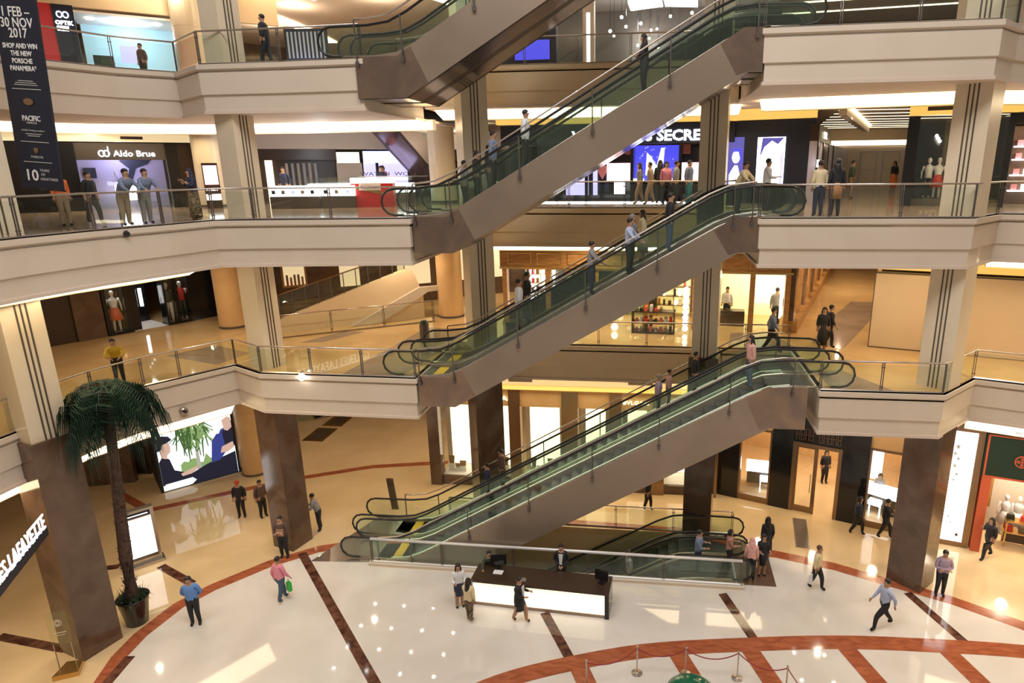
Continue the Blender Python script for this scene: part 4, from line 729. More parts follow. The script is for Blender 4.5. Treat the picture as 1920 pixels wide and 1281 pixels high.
for (xs,ys,z) in (((-13.5,-12,-10.5,-9),(.9,2.2,3.6,5.2),Z1-1.56),((6.5,7.8),(1.0,2.4,4.0),Z1-1.56),((-4.6,-2,.2,3.2),(5.5,),Z1-1.56),((12.3,13.8),(2.2,.8),Z1-1.56)):
    for x in xs:
        for y in ys:
            if DL2 is None:
                DL2=thing('downlight','recessed downlight under the first gallery, mirrored in the floor','downlight',(x,y,z),0,'downlights under the first gallery'); B().lathe([(.08,-.015),(.11,-.01),(.11,.0)],seg=14).obj('trim_ring','white',DL2); B().lathe([(.065,-.02),(.065,-.012)],seg=14).obj('lens','lens_bright',DL2)
            else: c=copy_tree(DL2); c.location=(x,y,z)
# air nozzles in the first gallery fascia and small bolts in the second
for i,(x,y) in enumerate(((-18.03,-3.3),(-17.55,-1.85),(-16.95,-.85))):
    a=(R(0),R(-18),R(-32))[i]; t=thing('air_nozzle','round dark air nozzle in the soffit band above the video screen','nozzle',(x+.0,y,Z1-1.2),a,'air nozzles left of the screen'); b=B(); b.tube([(.0,0,0),(.10,0,0)],[.14,.13],16); b.obj('ring','steel',t,smooth=True); b=B(); b.tube([(.08,0,0),(.12,0,0)],[.09,.05],16); b.obj('core','black',t,smooth=True)
# ---------------------------------------------------------------- banner
t=thing('banner','tall hanging black banner with white lettering beside the nearest column','banner',(-16.83,-4.6,14.45),0); t.rotation_euler=(0,R(4.2),0)
B().box(-.62,.62,0,.06,0,9.5).obj('cloth','navy',t); B().box(-.66,.66,.0,.05,-.05,0).obj('bottom_rod','black',t)
def bt(s,u,v,size,**k):
    o=text(s,size,'letter_grey' if size<.12 else 'white',t,align='CENTER',depth=.006,name='banner_lettering',**k); o.location=(u,-.008,v); o.rotation_euler=(R(90),0,0)
for s,y,z_ in (('1 FEB –',18,.33),('30 NOV',38,.33),('2017',57,.33),('SHOP AND WIN',81,.17),('THE NEW',95,.17),('PORSCHE',109,.17),('PANAMERA*',123,.17),('PACIFIC',219,.19),('PRIVILEGE',228,.07),('PACIFIC Privilege members',243,.06),('PORSCHE',296,.085)): bt(s,0,(360-y)/77-z_*.35,z_,sx=.8 if z_>.1 else 1,bold=.004 if z_>.1 else 0)
for v,w_ in ((2.76,.22),(2.71,.3),(2.66,.34),(1.42,.24),(1.37,.18)): B().box(-w_,w_,-.011,-.008,v,v+.018).obj('small_print','letter_grey',t)
for v in (2.56,1.22,.69): B().box(-.42,.42,-.012,-.008,v,v+.012).obj('rule','white',t)
B().prism([(-.07,-.01,1.06),(.0,-.01,1.08),(.07,-.01,1.06),(.06,-.01,.97),(0,-.01,.92),(-.06,-.01,.97)],(0,-.005,0)).obj('crest','bronze',t); bt('10',-.25,.2,.42,bold=.006); bt('YEARS',.16,.45,.1); bt('OF',.1,.34,.1); bt('GREATNESS',.26,.22,.1); B().ball((.0,-.02,2.25),.15,.01,.09).obj('watch_picture','bronze',t)
# ---------------------------------------------------------------- projecting sign at lower left
f=Fr((-14.48,-11.8),(-17.2,-6.45),4.95)
t=f.root('projecting_sign','long projecting sign with large white lit letters on a blue band, lower left edge','sign')
part(t,'band','navy',(0,6.05,-.1,.1,-.12,.0)); part(t,'band_glow','glow_blue',(0,6.0,.1,.115,-.1,-.02)); part(t,'shelf','navy',(0,6.05,-.16,-.1,-.3,0.0)); 
sgn(t,'GALERIES LAFAYETTE',1.75,.13,.64,'letter_sign',w=.02,depth=.03,fit=4.15)
# ---------------------------------------------------------------- potted palm
t=thing('potted_palm','tall potted palm with drooping green crown beside the nearest column','palm',(-17.3,-4.15,0))
B().lathe([(.3,0),(.32,.02),(.46,.95),(.5,1.0),(.46,1.02),(.43,.95)],seg=28).obj('pot','black',t,smooth=True)
noisy('palm_bark',(.10,.055,.04),(.045,.025,.02),9,.8); noisy('palm_leaf',(.006,.026,.016),(.016,.05,.026),4,.5); mat('palm_leaf2',(.02,.06,.02),.5)
pts=[(0,0,.9),(.08,.0,2.5),(.24,.0,4.3),(.42,.0,6.1),(.6,.0,8.2)]
b=B(); b.tube(pts,[.24,.2,.17,.15,.14],12)
rb=random.Random(2)
for i in range(230):
    k=rb.random()*3.999; j=int(k); fr=k-j; p=Vector(pts[j]).lerp(Vector(pts[j+1]),fr); a=rb.random()*6.283; r=.19-.02*k; q=p+Vector((math.cos(a)*r,math.sin(a)*r,0)); e=q+Vector((math.cos(a)*.09,math.sin(a)*.09,.08)); s=Vector((-math.sin(a)*.04,math.cos(a)*.04,0))
    n=len(b.v); b.v+=[tuple(q-s),tuple(q+s),tuple(e)]; b.f.append((n,n+1,n+2))
b.obj('trunk','palm_bark',t)
b=B()
for i in range(260):
    a=rb.random()*6.283; r=rb.random()*.42; h=.18+rb.random()*.22; q=Vector((math.cos(a)*r,math.sin(a)*r,.95)); e=q+Vector((math.cos(a)*.14,math.sin(a)*.14,h)); s=Vector((-math.sin(a)*.02,math.cos(a)*.02,0)); n=len(b.v); b.v+=[tuple(q-s),tuple(q+s),tuple(e)]; b.f.append((n,n+1,n+2))
    if i%3==0: e=q*1.0+Vector((math.cos(a)*.2,math.sin(a)*.2,-.12)); b.v+=[tuple(q-s+Vector((0,0,.1))),tuple(q+s+Vector((0,0,.1))),tuple(e)]; b.f.append((n+3,n+4,n+5))
b.obj('underplanting','palm_leaf2',t)
top=Vector((.62,.0,8.5)); nf=0
for i in range(46):
    a=i*2.399+rb.uniform(-.2,.2); el=rb.uniform(-.5,1.0); L=rb.uniform(1.0,1.75)
    b=B(); stem=[top+Vector((0,0,.0))]
    for q in range(1,7):
        s_=q/6; stem.append(top+Vector((math.cos(a)*L*.95*s_*(1-.15*s_),math.sin(a)*L*.95*s_*(1-.15*s_),el*.9*s_-1.6*s_*s_*(.6+.6*rb.random()))))
    b.tube(stem,[.018,.016,.014,.012,.01,.008,.006],5)
    hub=stem[3]
    for q in range(30):              # drooping leaflets
        s_=.25+.75*q/30; k=s_*6; j=min(int(k),5); p=stem[j].lerp(stem[j+1],k-j); side=1 if q%2 else -1; sp=Vector((-math.sin(a),math.cos(a),0))*side
        ln=.45+.5*math.sin(s_*2.6); m1=p+sp*ln*.42+Vector((math.cos(a)*.14,math.sin(a)*.14,-.06)); e=p+sp*ln*.6+Vector((math.cos(a)*.22,math.sin(a)*.22,-ln*1.25)); w_=Vector((math.cos(a),math.sin(a),.1))*.017
        n=len(b.v); b.v+=[tuple(p-w_),tuple(p+w_),tuple(m1+w_),tuple(m1-w_),tuple(e)]; b.f+=[(n,n+1,n+2,n+3),(n+3,n+2,n+4)]
    b.obj('frond','palm_leaf',t); nf+=1
# ---------------------------------------------------------------- directory kiosk, acrylic sign
f=Fr((-19.95,-1.55),(-19.15,-.62),0)
t=f.root('directory_kiosk','free standing steel directory kiosk with glowing white screen','kiosk')
part(t,'casing','steel',(0,1.2,.1,2.35,-.28,0)); part(t,'foot','steel',(-.08,1.28,0,.1,-.36,.16)); part(t,'screen','glow_white',(.12,1.08,.4,2.0,0,.012)); part(t,'header','navy',(.12,1.08,2.06,2.24,0,.012)); part(t,'header_print','letter_white',(.2,1.0,2.13,2.16,.012,.016)); part(t,'sill','steel_dark',(.1,1.1,.28,.38,0,.02))
b=B(); b.tube([(.6+.1*math.cos(i*.5),-.016,1.35+.12*math.sin(i*.5)) for i in range(10)],.008,5); b.obj('screen_mark','letter_grey',t)
t=thing('sign_stand','clear acrylic sign stand on a triangular foot beside the nearest column','sign',(-17.65,-6.45,0),R(28))
B().box(-.26,.26,-.01,.01,1.0,2.15).obj('acrylic_board','glass_rail_up',t); B().box(-.24,-.22,-.02,.02,.1,1.05).box(.2,.22,-.02,.02,.1,1.05).obj('pole','steel',t); B().prism([(-.35,-.3,0),(.32,-.3,0),(.3,.25,0),(-.15,.32,0)],(0,0,.16)).obj('foot','gold',t)
b=B()
for i in range(5): b.tube([(.07*math.cos(a)+.02*i-.04,-.02,1.75+.09*math.sin(a)+.03*(i%3)) for a in [q*math.pi/5 for q in range(10)]],.006,4,closed=True)
b.obj('board_emblem','cream',t); B().box(-.16,.16,-.016,-.012,1.42,1.45).obj('board_print','cream',t); B().box(-.12,.12,-.016,-.012,1.34,1.36).obj('board_print','cream',t)
# ---------------------------------------------------------------- reception desk
t=thing('reception_desk','long black topped reception desk with glowing front before the escalator pit','desk',(-6.15,-2.02,0),R(-3.2)); L=4.85
B().box(0,L,0,.5,.0,.12).obj('plinth','marble_grey',t); B().box(.05,L-.15,.02,.06,.12,.93).obj('glowing_front','glow_desk' if 'glow_desk' in M else 'glow_warm',t)
B().box(.05,L-.15,.1,.5,.12,.9).obj('body','black',t); B().box(-.02,L,-.04,.95,.93,1.02).obj('counter_top','dark_brown',t); B().box(L-.15,L,-.04,.95,0,.93).obj('end_panel','black',t)
for x,s in ((1.35,'paper tray'),):
    pass
t2=thing('desk_sign','small silver name plate on the reception desk','sign',(-4.4,-1.9,1.02),R(-3)); B().prism([(-.18,-.05,0),(-.18,.05,0),(-.18,.02,.1)],(.36,0,0)).obj('plate','steel',t2)
t2=thing('paper_tray','white paper sheet tray on the left end of the desk','tray',(-5.3,-1.55,1.02),R(-3)); B().box(-.17,.17,-.11,.11,0,.025).obj('tray','white',t2)
t2=thing('monitor','black monitor at the right end of the reception desk','monitor',(-1.6,-1.75,1.02),R(160)); B().box(-.25,.25,-.02,.03,.12,.5).obj('screen','black',t2); B().box(-.03,.03,-.01,.03,.02,.14).obj('neck','black',t2); B().box(-.12,.12,-.08,.1,0,.02).obj('stand','black',t2)
t2=thing('monitor','black monitor behind the left end of the reception desk','monitor',(-5.35,-1.25,1.02),R(190)); B().box(-.28,.28,-.02,.03,.12,.52).obj('screen','black',t2); B().box(-.03,.03,-.01,.03,.02,.14).obj('neck','black',t2); B().box(-.12,.12,-.08,.1,0,.02).obj('stand','black',t2)
# ---------------------------------------------------------------- rope stanchions
ST=[(-1.75,-5.35),(-.29,-4.62),(1.17,-4.5),(2.71,-4.5),(4.04,-4.95)]
lab=['leftmost stanchion, cut by the lower edge of the photo','second stanchion from the left on the red stone band','third stanchion from the left behind the green dome','fourth stanchion from the left','rightmost chrome rope stanchion near the red strips']
for i,(x,y) in enumerate(ST):
    t=thing('rope_stanchion','chrome '+lab[i],'stanchion',(x,y,0)); B().lathe([(.17,0),(.17,.015),(.05,.035),(.03,.05)],seg=24).obj('foot','steel',t,smooth=False); B().lathe([(.022,.04),(.022,.92),(.035,.94),(.035,.97),(.02,.99)],seg=14).obj('pole','steel',t)
for i in range(len(ST)):
    a=Vector((*ST[i],.9)); e=Vector((*ST[i+1],.9)) if i<len(ST)-1 else Vector((5.0,-6.3,.9)); sag=.28
    B().tube([a.lerp(e,q/14)-Vector((0,0,sag*4*(q/14)*(1-q/14))) for q in range(15)],.016,8).obj('barrier_rope','coral' if False else 'rope_red',smooth=True,label='sagging dark red rope '+['from the leftmost stanchion','between second and third stanchion from the left','between third and fourth stanchion','between fourth and rightmost stanchion','leaving the rightmost stanchion towards the viewer'][i],cat='rope')
t=thing('display_dome','dark green glossy domed roof at the bottom edge between the stanchions','dome',(1.25,-5.95,-.12)); B().lathe([(.0+.78,.0),(.78,.5),(.7,.85),(.5,1.02),(.2,1.08),(.02,1.09)],seg=32).obj('shell','green_gloss',t,smooth=True)
# floodlight bulbs fixed on fascia
t=thing('fascia_spotlight','small round glowing white spotlight fixed on the first gallery fascia','light',(-12.65,-.12,Z1-.02)); B().ball((0,0,0),.13).obj('bulb','lens',t,smooth=True); B().box(-.02,.02,0,.15,.05,.2).obj('bracket','steel',t)
t=thing('fascia_projector','small black projector clamped on the second gallery edge','projector',(-15.55,-3.55,Z2-.05),R(-40)); B().box(-.1,.25,-.09,.09,-.12,.06).obj('housing','black',t); B().tube([(.25,0,-.04),(.38,0,-.1)],[.07,.09],12).obj('barrel','black',t); B().box(-.12,-.05,-.02,.02,0,.5).obj('bracket','steel_dark',t)
t=thing('waste_bin','small steel bin with green top by the first gallery escalator','bin',(-9.8,4.9,Z1)); B().lathe([(.2,0),(.2,.8)],seg=20).obj('body','steel_dark',t); B().lathe([(.17,.8),(.12,.95),(.03,.97)],seg=20).obj('top','dark_green',t)
t=thing('information_post','leaning brown marble slab post at the left end of the lowest escalators','post',(-11.6,4.0,0),0); B().prism([(0,0,0),(.3,0,0),(.15,0,1.5),(-.15,0,1.5)],(0,.08,0)).obj('slab','stone_brown',t)
# ---------------------------------------------------------------- people
SK=(.42,.24,.15)
PC={'black':(.015,.015,.018),'navy':(.02,.025,.06),'white':(.72,.72,.74),'cream':(.70,.58,.36),'pink':(.75,.27,.36),'blue':(.12,.26,.62),'ltblue':(.42,.48,.66),'lilac':(.33,.24,.33),'brown':(.10,.055,.045),'jeans':(.06,.10,.16),'grey':(.26,.25,.25),'greyblue':(.16,.20,.30),'orange':(.75,.18,.05),'khaki':(.30,.22,.14),'yellow':(.55,.38,.03),'rose':(.70,.38,.34),'tan':(.45,.22,.10),'dkgreen':(.05,.07,.04),'skin':SK,'hair':(.012,.009,.008),'greyhair':(.25,.22,.20),'red':(.55,.05,.03),'pattern':(.05,.04,.03),'shoe':(.012,.012,.012),'check':(.40,.20,.16),'teal':(.03,.20,.25)}
def cm(n,r=.75): return mat('cloth_'+n,PC[n],r)
noisy('cloth_patternx',(.015,.013,.012),(.30,.20,.10),14,.7); noisy('cloth_stripe',(.30,.21,.31),(.42,.33,.42),30,.7,stretch=(4,4,.2))
M['cloth_lilac']=M['cloth_stripe']; M['cloth_pattern']=M['cloth_patternx']
NP=0
def person(label,x,y,z,face,top,bottom,h=1.7,walk=0,arms='down',hair='short',haircol='hair',skirt=None,legs=None,lean=0,step=None,shoes='shoe',jacket=None,group=None,cap=None,female=False,bent=0,sleeves='short',sit=False):
    """face: heading in degrees, 0 = towards -y (the viewer), 90 = towards +x. walk: stride 0..1"""
    global NP; NP+=1
    h*=1.05; s=h/1.7; t=thing('person',label,'person',(x,y,z),R(face),group)
    hw=.085 if not female else .08; sw=.19 if not female else .165
    F=lambda a,b,c:Vector((a*s,b*s,c*s))           # local: -y is forward
    pel=F(0,0,.93); ch=F(0,-.02-lean*.35,1.28-abs(lean)*.06); nk=F(0,-.02-lean*.5,1.46-abs(lean)*.12); hd=nk+F(0,-.02-bent*.06,.13)
    V=[];E_=[];RD=[];REG=[]
    def v(p,r,reg,par=None):
        kk=1.42 if reg!='s' or not isinstance(r,tuple) else 1.15; r=tuple(q*kk for q in r) if isinstance(r,tuple) else r*kk
        V.append(tuple(p)); RD.append(r if isinstance(r,tuple) else (r,r)); REG.append(reg); i=len(V)-1
        if par is not None: E_.append((par,i))
        return i
    w=.15 if not female else .135
    p0=v(pel,(w*s,.115*s),'b'); p1=v(F(0,-lean*.15,1.08),(w*.88*s,.10*s),'t',p0); p2=v(ch,((.165 if not female else .145)*s,.115*s),'t',p1); p3=v(nk-F(0,0,.04),(.085*s,.075*s),'t',p2); p4=v(nk+F(0,0,.03),(.052*s,.052*s),'s',p3)
    p5=v(hd,(.078*s,.092*s),'s',p4); v(hd+F(0,0,.10),(.068*s,.08*s),'s',p5)
    hands=[]
    for q in (-1,1):
        if sit: an=F(q*.1,-.45,.08); kn=F(q*.1,-.42,.5)
        elif walk: 
            d=q*walk*.34; kn=F(q*hw,-.1*abs(walk)-d*.62,.50); an=F(q*hw,-d if d>0 else -d*1.05,.10 if d>0 else .16)
        else: kn=F(q*hw*1.1,-.03,.50); an=F(q*hw*1.25,.02,.085)
        if step: an.z+=step*s*(q>0); kn.z+=step*.6*s*(q>0)
        lr='b' if not skirt else ('s' if legs is None else 'l')
        a=v(F(q*hw,0,.86),.088*s,'b',p0); b=v(kn,.058*s,lr,a); c=v(an,.04*s,lr,b)
        fo=an+F(q*.015,-.13,-.045 if not (walk and q*walk<0) else -.02); fo.z=max(fo.z,.035*s); he=an+F(0,.04,-.035)
        v(fo,(.038*s,.03*s),'f',c)
        sh=nk+F(q*sw,.01,-.075)
        S1=v(sh,.055*s,'t',p3)
        am=arms if isinstance(arms,str) else arms[0 if q<0 else 1]
        if am=='down': el=sh+F(q*.05,.03,-.28); ha=el+F(q*.0,-.06,-.23)
        elif am=='swing': k=q*walk; el=sh+F(q*.05,.14*k+.02,-.26); ha=el+F(0,.10*k-.10,-.22)
        elif am=='cross': el=sh+F(q*.06,-.06,-.26); ha=F(-q*.10,-.22-lean*.4,1.12)
        elif am=='clasp': el=sh+F(q*.06,.02,-.27); ha=F(q*.03,-.2,.95)
        elif am=='back': el=sh+F(q*.08,.06,-.26); ha=F(q*.03,.17,.93)
        elif am=='rail': el=sh+F(q*.08,-.18,-.2); ha=F(q*.12,-.42-lean*.2,1.02)
        elif am=='phone': el=sh+F(q*.07,-.10,-.24); ha=sh+F(-q*.06,-.30,-.03)
        elif am=='up': el=sh+F(q*.14,-.12,-.06); ha=sh+F(q*.10,-.30,.10)
        elif am=='front': el=sh+F(q*.05,-.08,-.25); ha=el+F(-q*.05,-.24,.03)
        elif am=='reach': el=sh+F(q*.1,-.12,-.2); ha=el+F(q*.02,-.25,-.02)
        sr='t' if sleeves!='none' else 's'
        e=v(el,.043*s,sr,S1); g=v(el.lerp(ha,.85),.028*s,'t' if sleeves=='long' else 's',e); hands.append((ha,(ha-el).normalized(),q))
    me=bpy.data.meshes.new('body'); me.from_pydata(V,E_,[]); o=bpy.data.objects.new('tmpbody',me); C.objects.link(o)
    md=o.modifiers.new('s','SKIN'); sd=o.modifiers.new('u','SUBSURF'); sd.levels=1
    for i,sv in enumerate(me.skin_vertices[0].data): sv.radius=RD[i]; sv.use_root=(i==0)
    body=bpy.data.meshes.new_from_object(o.evaluated_get(bpy.context.evaluated_depsgraph_get())); bpy.data.objects.remove(o); bpy.data.meshes.remove(me)
    # hands: palm, four fingers, thumb joined into the body mesh
    bm=bmesh.new(); bm.from_mesh(body); nb=len(bm.faces); hb=B()
    for ha,d,q in hands:
        if abs(d.z)>.9: sd_=Vector((0,1,0)).cross(d).normalized()
        else: sd_=d.cross(Vector((0,0,1))).normalized()
        up_=sd_.cross(d).normalized(); base=ha-d*.05*s
        hb.tube([base,base+d*.05*s,base+d*.09*s],[.024*s,.034*s,.03*s],6,flat=.6)
        for k,(o_,ln) in enumerate(((-.027,.055),(-.009,.07),(.009,.068),(.027,.05))):
            st=base+d*.085*s+sd_*o_*s; m1=st+d*ln*.55*s-up_*.004*s; hb.tube([st,m1,m1+d*ln*.4*s-up_*.02*s],[.009*s,.0085*s,.007*s],5)
        st=base+d*.03*s-sd_*q*.03*s; hb.tube([st,st+d*.035*s-sd_*q*.028*s,st+d*.065*s-sd_*q*.03*s],[.011*s,.010*s,.008*s],5)
    vs=[bm.verts.new(p) for p in hb.v]
    for f_ in hb.f:
        try: bm.faces.new([vs[i] for i in f_])
        except ValueError: pass
    bm.to_mesh(body); nf=nb; bm.free(); body.name='body'
    cols={'s':'skin','t':top if not jacket else jacket,'b':bottom,'f':shoes,'l':legs or 'skin'}
    keys=['s','t','b','f','l']; body.materials.clear()
    for k in keys: body.materials.append(cm(cols[k]))
    segs=[(Vector(V[a]),Vector(V[b]),REG[a],REG[b]) for a,b in E_]
    for p in body.polygons:
        p.use_smooth=True
        if p.index>=nf: p.material_index=0; continue
        c=p.center; best=9; rg='t'
        for a,b,ra,rb_ in segs:
            ab=b-a; tt=max(0,min(1,(c-a).dot(ab)/max(ab.length_squared,1e-9))); dd=(c-(a+ab*tt)).length
            if dd<best: best=dd; rg=rb_ if tt>.5 else ra
        if rg=='b' and c.z>.98*s: rg='t'
        if rg=='t' and sleeves!='long' and 0: pass
        p.material_index=keys.index(rg)
    ob=bpy.data.objects.new('body',body); C.objects.link(ob); ob.parent=t
    # face, ears
    fb=B(); fb.ball(hd+F(0,-.094,.035),.012*s,.018*s,.022*s,seg=6,rings=5)
    for q in(-1,1): fb.ball(hd+F(q*.078,0,.035),.01*s,.02*s,.03*s,seg=6,rings=5)
    fb.obj('nose_and_ears',cm('skin'),t,smooth=True)
    eb=B()
    for q in(-1,1): eb.ball(hd+F(q*.03,-.084,.055),.01*s,.006*s,.007*s,seg=6,rings=4)
    eb.ball(hd+F(0,-.09,-.01),.022*s,.005*s,.006*s,seg=6,rings=4); eb.obj('eyes_and_mouth',cm('brown'),t)
    hc=haircol
    hb=B(); hb.ball(hd+F(0,.018,.075),.092*s,.102*s,.095*s,seg=14,rings=10)
    if hair in('long','veil'):
        L=.46 if hair=='long' else .30
        hb.tube([hd+F(0,.05,.06),hd+F(0,.075,-.06),hd+F(0,.10,-L*.55),hd+F(0,.11,-L)],[.085*s,.092*s,.105*s,.05*s],12,flat=.6)
        for q in(-1,1): hb.tube([hd+F(q*.07,-.02,.08),hd+F(q*.088,-.01,-.02),hd+F(q*.10,-.02,-.2)],[.03*s,.032*s,.022*s],8)
    elif hair=='bun': hb.ball(hd+F(0,.12,.05),.04*s,seg=10,rings=7)
    elif hair=='bob':
        for q in(-1,1): hb.tube([hd+F(q*.06,.0,.08),hd+F(q*.085,.02,0),hd+F(q*.075,.03,-.08)],[.04*s,.04*s,.03*s],8)
        hb.tube([hd+F(0,.06,.06),hd+F(0,.08,-.08)],[.08*s,.07*s],10)
    if hair!='bald':
        for i,p in enumerate(hb.v):                    # keep the face clear
            dx,dy,dz=(p[0]-hd.x)/s,(p[1]-hd.y)/s,(p[2]-hd.z)/s
            if dy<-.03 and dz<.10: hb.v[i]=(p[0],hd.y-.03*s+(p[1]-hd.y+.03*s)*.1,p[2])
        hb.obj('hair',cm(hc,.5),t,smooth=True)
    if cap: cb=B(); cb.ball(hd+F(0,.01,.10),.1*s,.11*s,.075*s,seg=12,rings=8); cb.prism([hd+F(-.07,-.07,.09),hd+F(.07,-.07,.09),hd+F(.05,-.17,.08),hd+F(-.05,-.17,.08)],(0,0,.01)); cb.obj('cap',cm(cap),t,smooth=True)
    if skirt:
        B().lathe([(.205*s*.95,skirt*s),(.19*s,(skirt+.93)/2*s),(.16*s,1.02*s),(.13*s,1.05*s)],0,0,18).obj('skirt',cm(bottom),t,smooth=True) if not female or skirt<.45 else B().lathe([(.16*s,skirt*s),(.175*s,.85*s),(.15*s,1.0*s),(.12*s,1.06*s)],0,0,18).obj('skirt',cm(bottom),t,smooth=True)
    if jacket:                                        # open jacket front showing the shirt
        sb=B(); sb.prism([F(-.04,-.16-lean*.3,1.04),F(.04,-.16-lean*.3,1.04),F(.075,-.135-lean*.45,1.42),F(-.075,-.135-lean*.45,1.42)],(0,-.03,0)); sb.obj('shirt_front',cm(top),t)
        B().lathe([(.18*s,.78*s),(.17*s,.95*s),(.155*s,1.08*s)],0,0,16).obj('jacket_hem',cm(jacket),t,smooth=True)
    return t
def bag(label,x,y,z,m,w=.3,h=.3,d=.12,rz=0,name='shopping_bag',cat='bag'):
    t=thing(name,label,cat,(x,y,z),R(rz)); B().prism([(-w/2,-d/2,0),(w/2,-d/2,0),(w*.42,-d/2,h),(-w*.42,-d/2,h)],(0,d,0)).obj('bag_body',m,t)
    B().tube([(w*.25*math.cos(a),0,h+.14*math.sin(a)) for a in [i*math.pi/6 for i in range(7)]],.008,5).obj('handle',m,t); return t
mat('bag_green',(.03,.45,.06),.4); mat('bag_white',(.7,.7,.72),.4); mat('bag_brown',(.25,.12,.05),.5)
P=person
# ground floor
P('person in black t-shirt with orange cap, standing alone left of the brown column',-17.95,2.64,0,20,'black','black',1.66,arms='down',cap='red')
P('person in dark brown shirt half hidden behind the brown column',-17.0,2.75,0,60,'brown','black',1.68)
P('person in grey shirt and black trousers right of the brown column',-13.95,2.0,0,-70,'grey','black',1.66,lean=.3,arms='front')
P('person in dark t-shirt with crossed arms in front of the brown column',-14.35,-.05,0,5,'brown','black',1.72,arms='cross')
P('person in pink shirt and jeans walking with a green bag',-12.95,-2.6,0,160,'pink','jeans',1.68,walk=.55,arms='swing',sleeves='long',shoes='brown')
bag('bright green carrier bag held by the person in the pink shirt',-12.68,-2.52,.42,'bag_green',.2,.34,.12,150)
P('person in blue uniform shirt with hands behind the back, lower left',-15.2,-4.05,0,20,'blue','black',1.75,arms='back')
P('person in white blouse and navy skirt standing left of the desk',-6.55,-2.2,0,25,'white','navy',1.62,arms='front',hair='long',skirt=.52,female=True,sleeves='long')
P('person with long dark hair, cream top and patterned trousers at the desk, seen from behind',-5.98,-2.95,0,165,'cream','pattern',1.58,arms=('down','phone'),hair='long',female=True,walk=.15)
P('person in black skirt suit walking right before the glowing desk',-4.3,-2.75,0,75,'white','black',1.64,walk=.6,arms='front',hair='bun',skirt=.5,jacket='black',female=True,sleeves='long')
P('receptionist person in black jacket standing behind the desk',-3.15,-.75,0,0,'white','black',1.68,arms='clasp',jacket='black',hair='bun',sleeves='long')
P('person in dark green top leaning over the left end of the desk from behind',-5.85,-.85,0,25,'dkgreen','black',1.5,arms='reach',lean=.5,sleeves='long')
P('person in cream shirt walking with a pale bag, right of the escalator pit',6.0,.1,0,60,'cream','black',1.68,walk=.6,arms='down',haircol='brown')
bag('pale carrier bag held by the person in the cream shirt',5.78,-.05,.38,'bag_white',.22,.34,.1,60)
P('person in light blue shirt striding left at lower right',7.75,-1.75,0,-75,'ltblue','black',1.74,walk=1.0,arms='swing',sleeves='long')
P('person in lilac shirt with crossed arms at the foot of the right column',10.3,.2,0,-5,'lilac','black',1.72,arms='cross',sleeves='long')
P('person in dark dress and brown shoes walking left of a pair',8.5,3.95,0,75,'navy','black',1.66,walk=.7,arms='swing',hair='bob',female=True,shoes='tan')
P('person in black jacket with backpack walking right of a pair',9.55,3.8,0,85,'black','black',1.68,walk=.75,arms='front',hair='short',sleeves='long')
P('person in black talking on a phone, walking at the far right',13.05,2.75,0,-70,'black','black',1.66,walk=.8,arms=('phone','down'),hair='long',female=True)
bag('small black handbag carried by the person on the phone',12.85,2.5,.62,'black',.26,.2,.1,20,'handbag')
P('person with long black hair in black coat, back turned, right of the pit',4.55,1.9,0,190,'black','black',1.66,hair='long',female=True,skirt=.35,sleeves='long')
P('person in black dress facing the viewer beside the pit corner',4.2,.75,0,10,'black','black',1.62,hair='long',female=True,skirt=.5,arms='front')
P('person in pale pink top and black trousers beside the pit corner',3.75,.45,0,170,'rose','black',1.62,hair='veil',haircol='rose',female=True,sleeves='long')
P('person in checked shirt at the top of the descending escalator',3.0,.95,.02,90,'check','black',1.6,hair='bob',female=True,arms='front')
P('person in dark shirt stepping onto the descending escalator',1.85,.9,-.15,80,'greyblue','navy',1.7,arms='front')
P('person in pale top riding down the middle of the basement escalator',-.75,.9,-1.12,-80,'grey','black',1.62,hair='long',female=True)
P('person in black trousers and white shoes behind the lowest escalator, only legs in view',-.12,5.04,0,80,'black','black',1.68,walk=.4,shoes='white')
P('person in black dress standing inside the boutique doorway',8.3,8.5,0,10,'black','black',1.62,hair='bob',female=True,skirt=.55,legs='black')
P('seated person in grey behind the white counter in the right boutique window',10.15,6.55,0,-20,'grey','black',1.5,hair='bob',female=True,arms='front')
# lowest escalator
ez=lambda x,x0,z0,r: z0+min(max((x-x0)*math.tan(R(30)),0),r)
def rider(label,x,y,x0,z0,r,top,bottom,h,face=90,**k):
    return P(label,x,y,ez(x+.1,x0,z0,r)+.02,face,top,bottom,h,**k)
A=(-9.35,0,Z1); Bq=(-7.2,Z1,Z2-Z1); Cq=(-6.95,Z2,Z3-Z2)
rider('person in navy t-shirt riding down the rear lowest escalator, front of a couple',-6.6,2.3,*A,'navy','black',1.55,face=-80)
rider('person in brown top riding behind the navy one on the rear lowest escalator',-6.1,2.75,*A,'brown','black',1.68,face=-85)
rider('person in pale purple shirt riding the rear lowest escalator near its middle',.2,2.3,*A,'lilac','black',1.6,face=90,haircol='greyhair')
rider('person in check shirt beside the pale purple shirt on the rear escalator',.6,2.75,*A,'rose','black',1.45,face=90)
rider('person all in black high on the rear lowest escalator before the column',1.55,2.5,*A,'black','black',1.68,face=85)
rider('person in rose top and blue jeans near the top of the front lowest escalator',3.35,.95,*A,'rose','jeans',1.72,face=-75,hair='long',female=True)
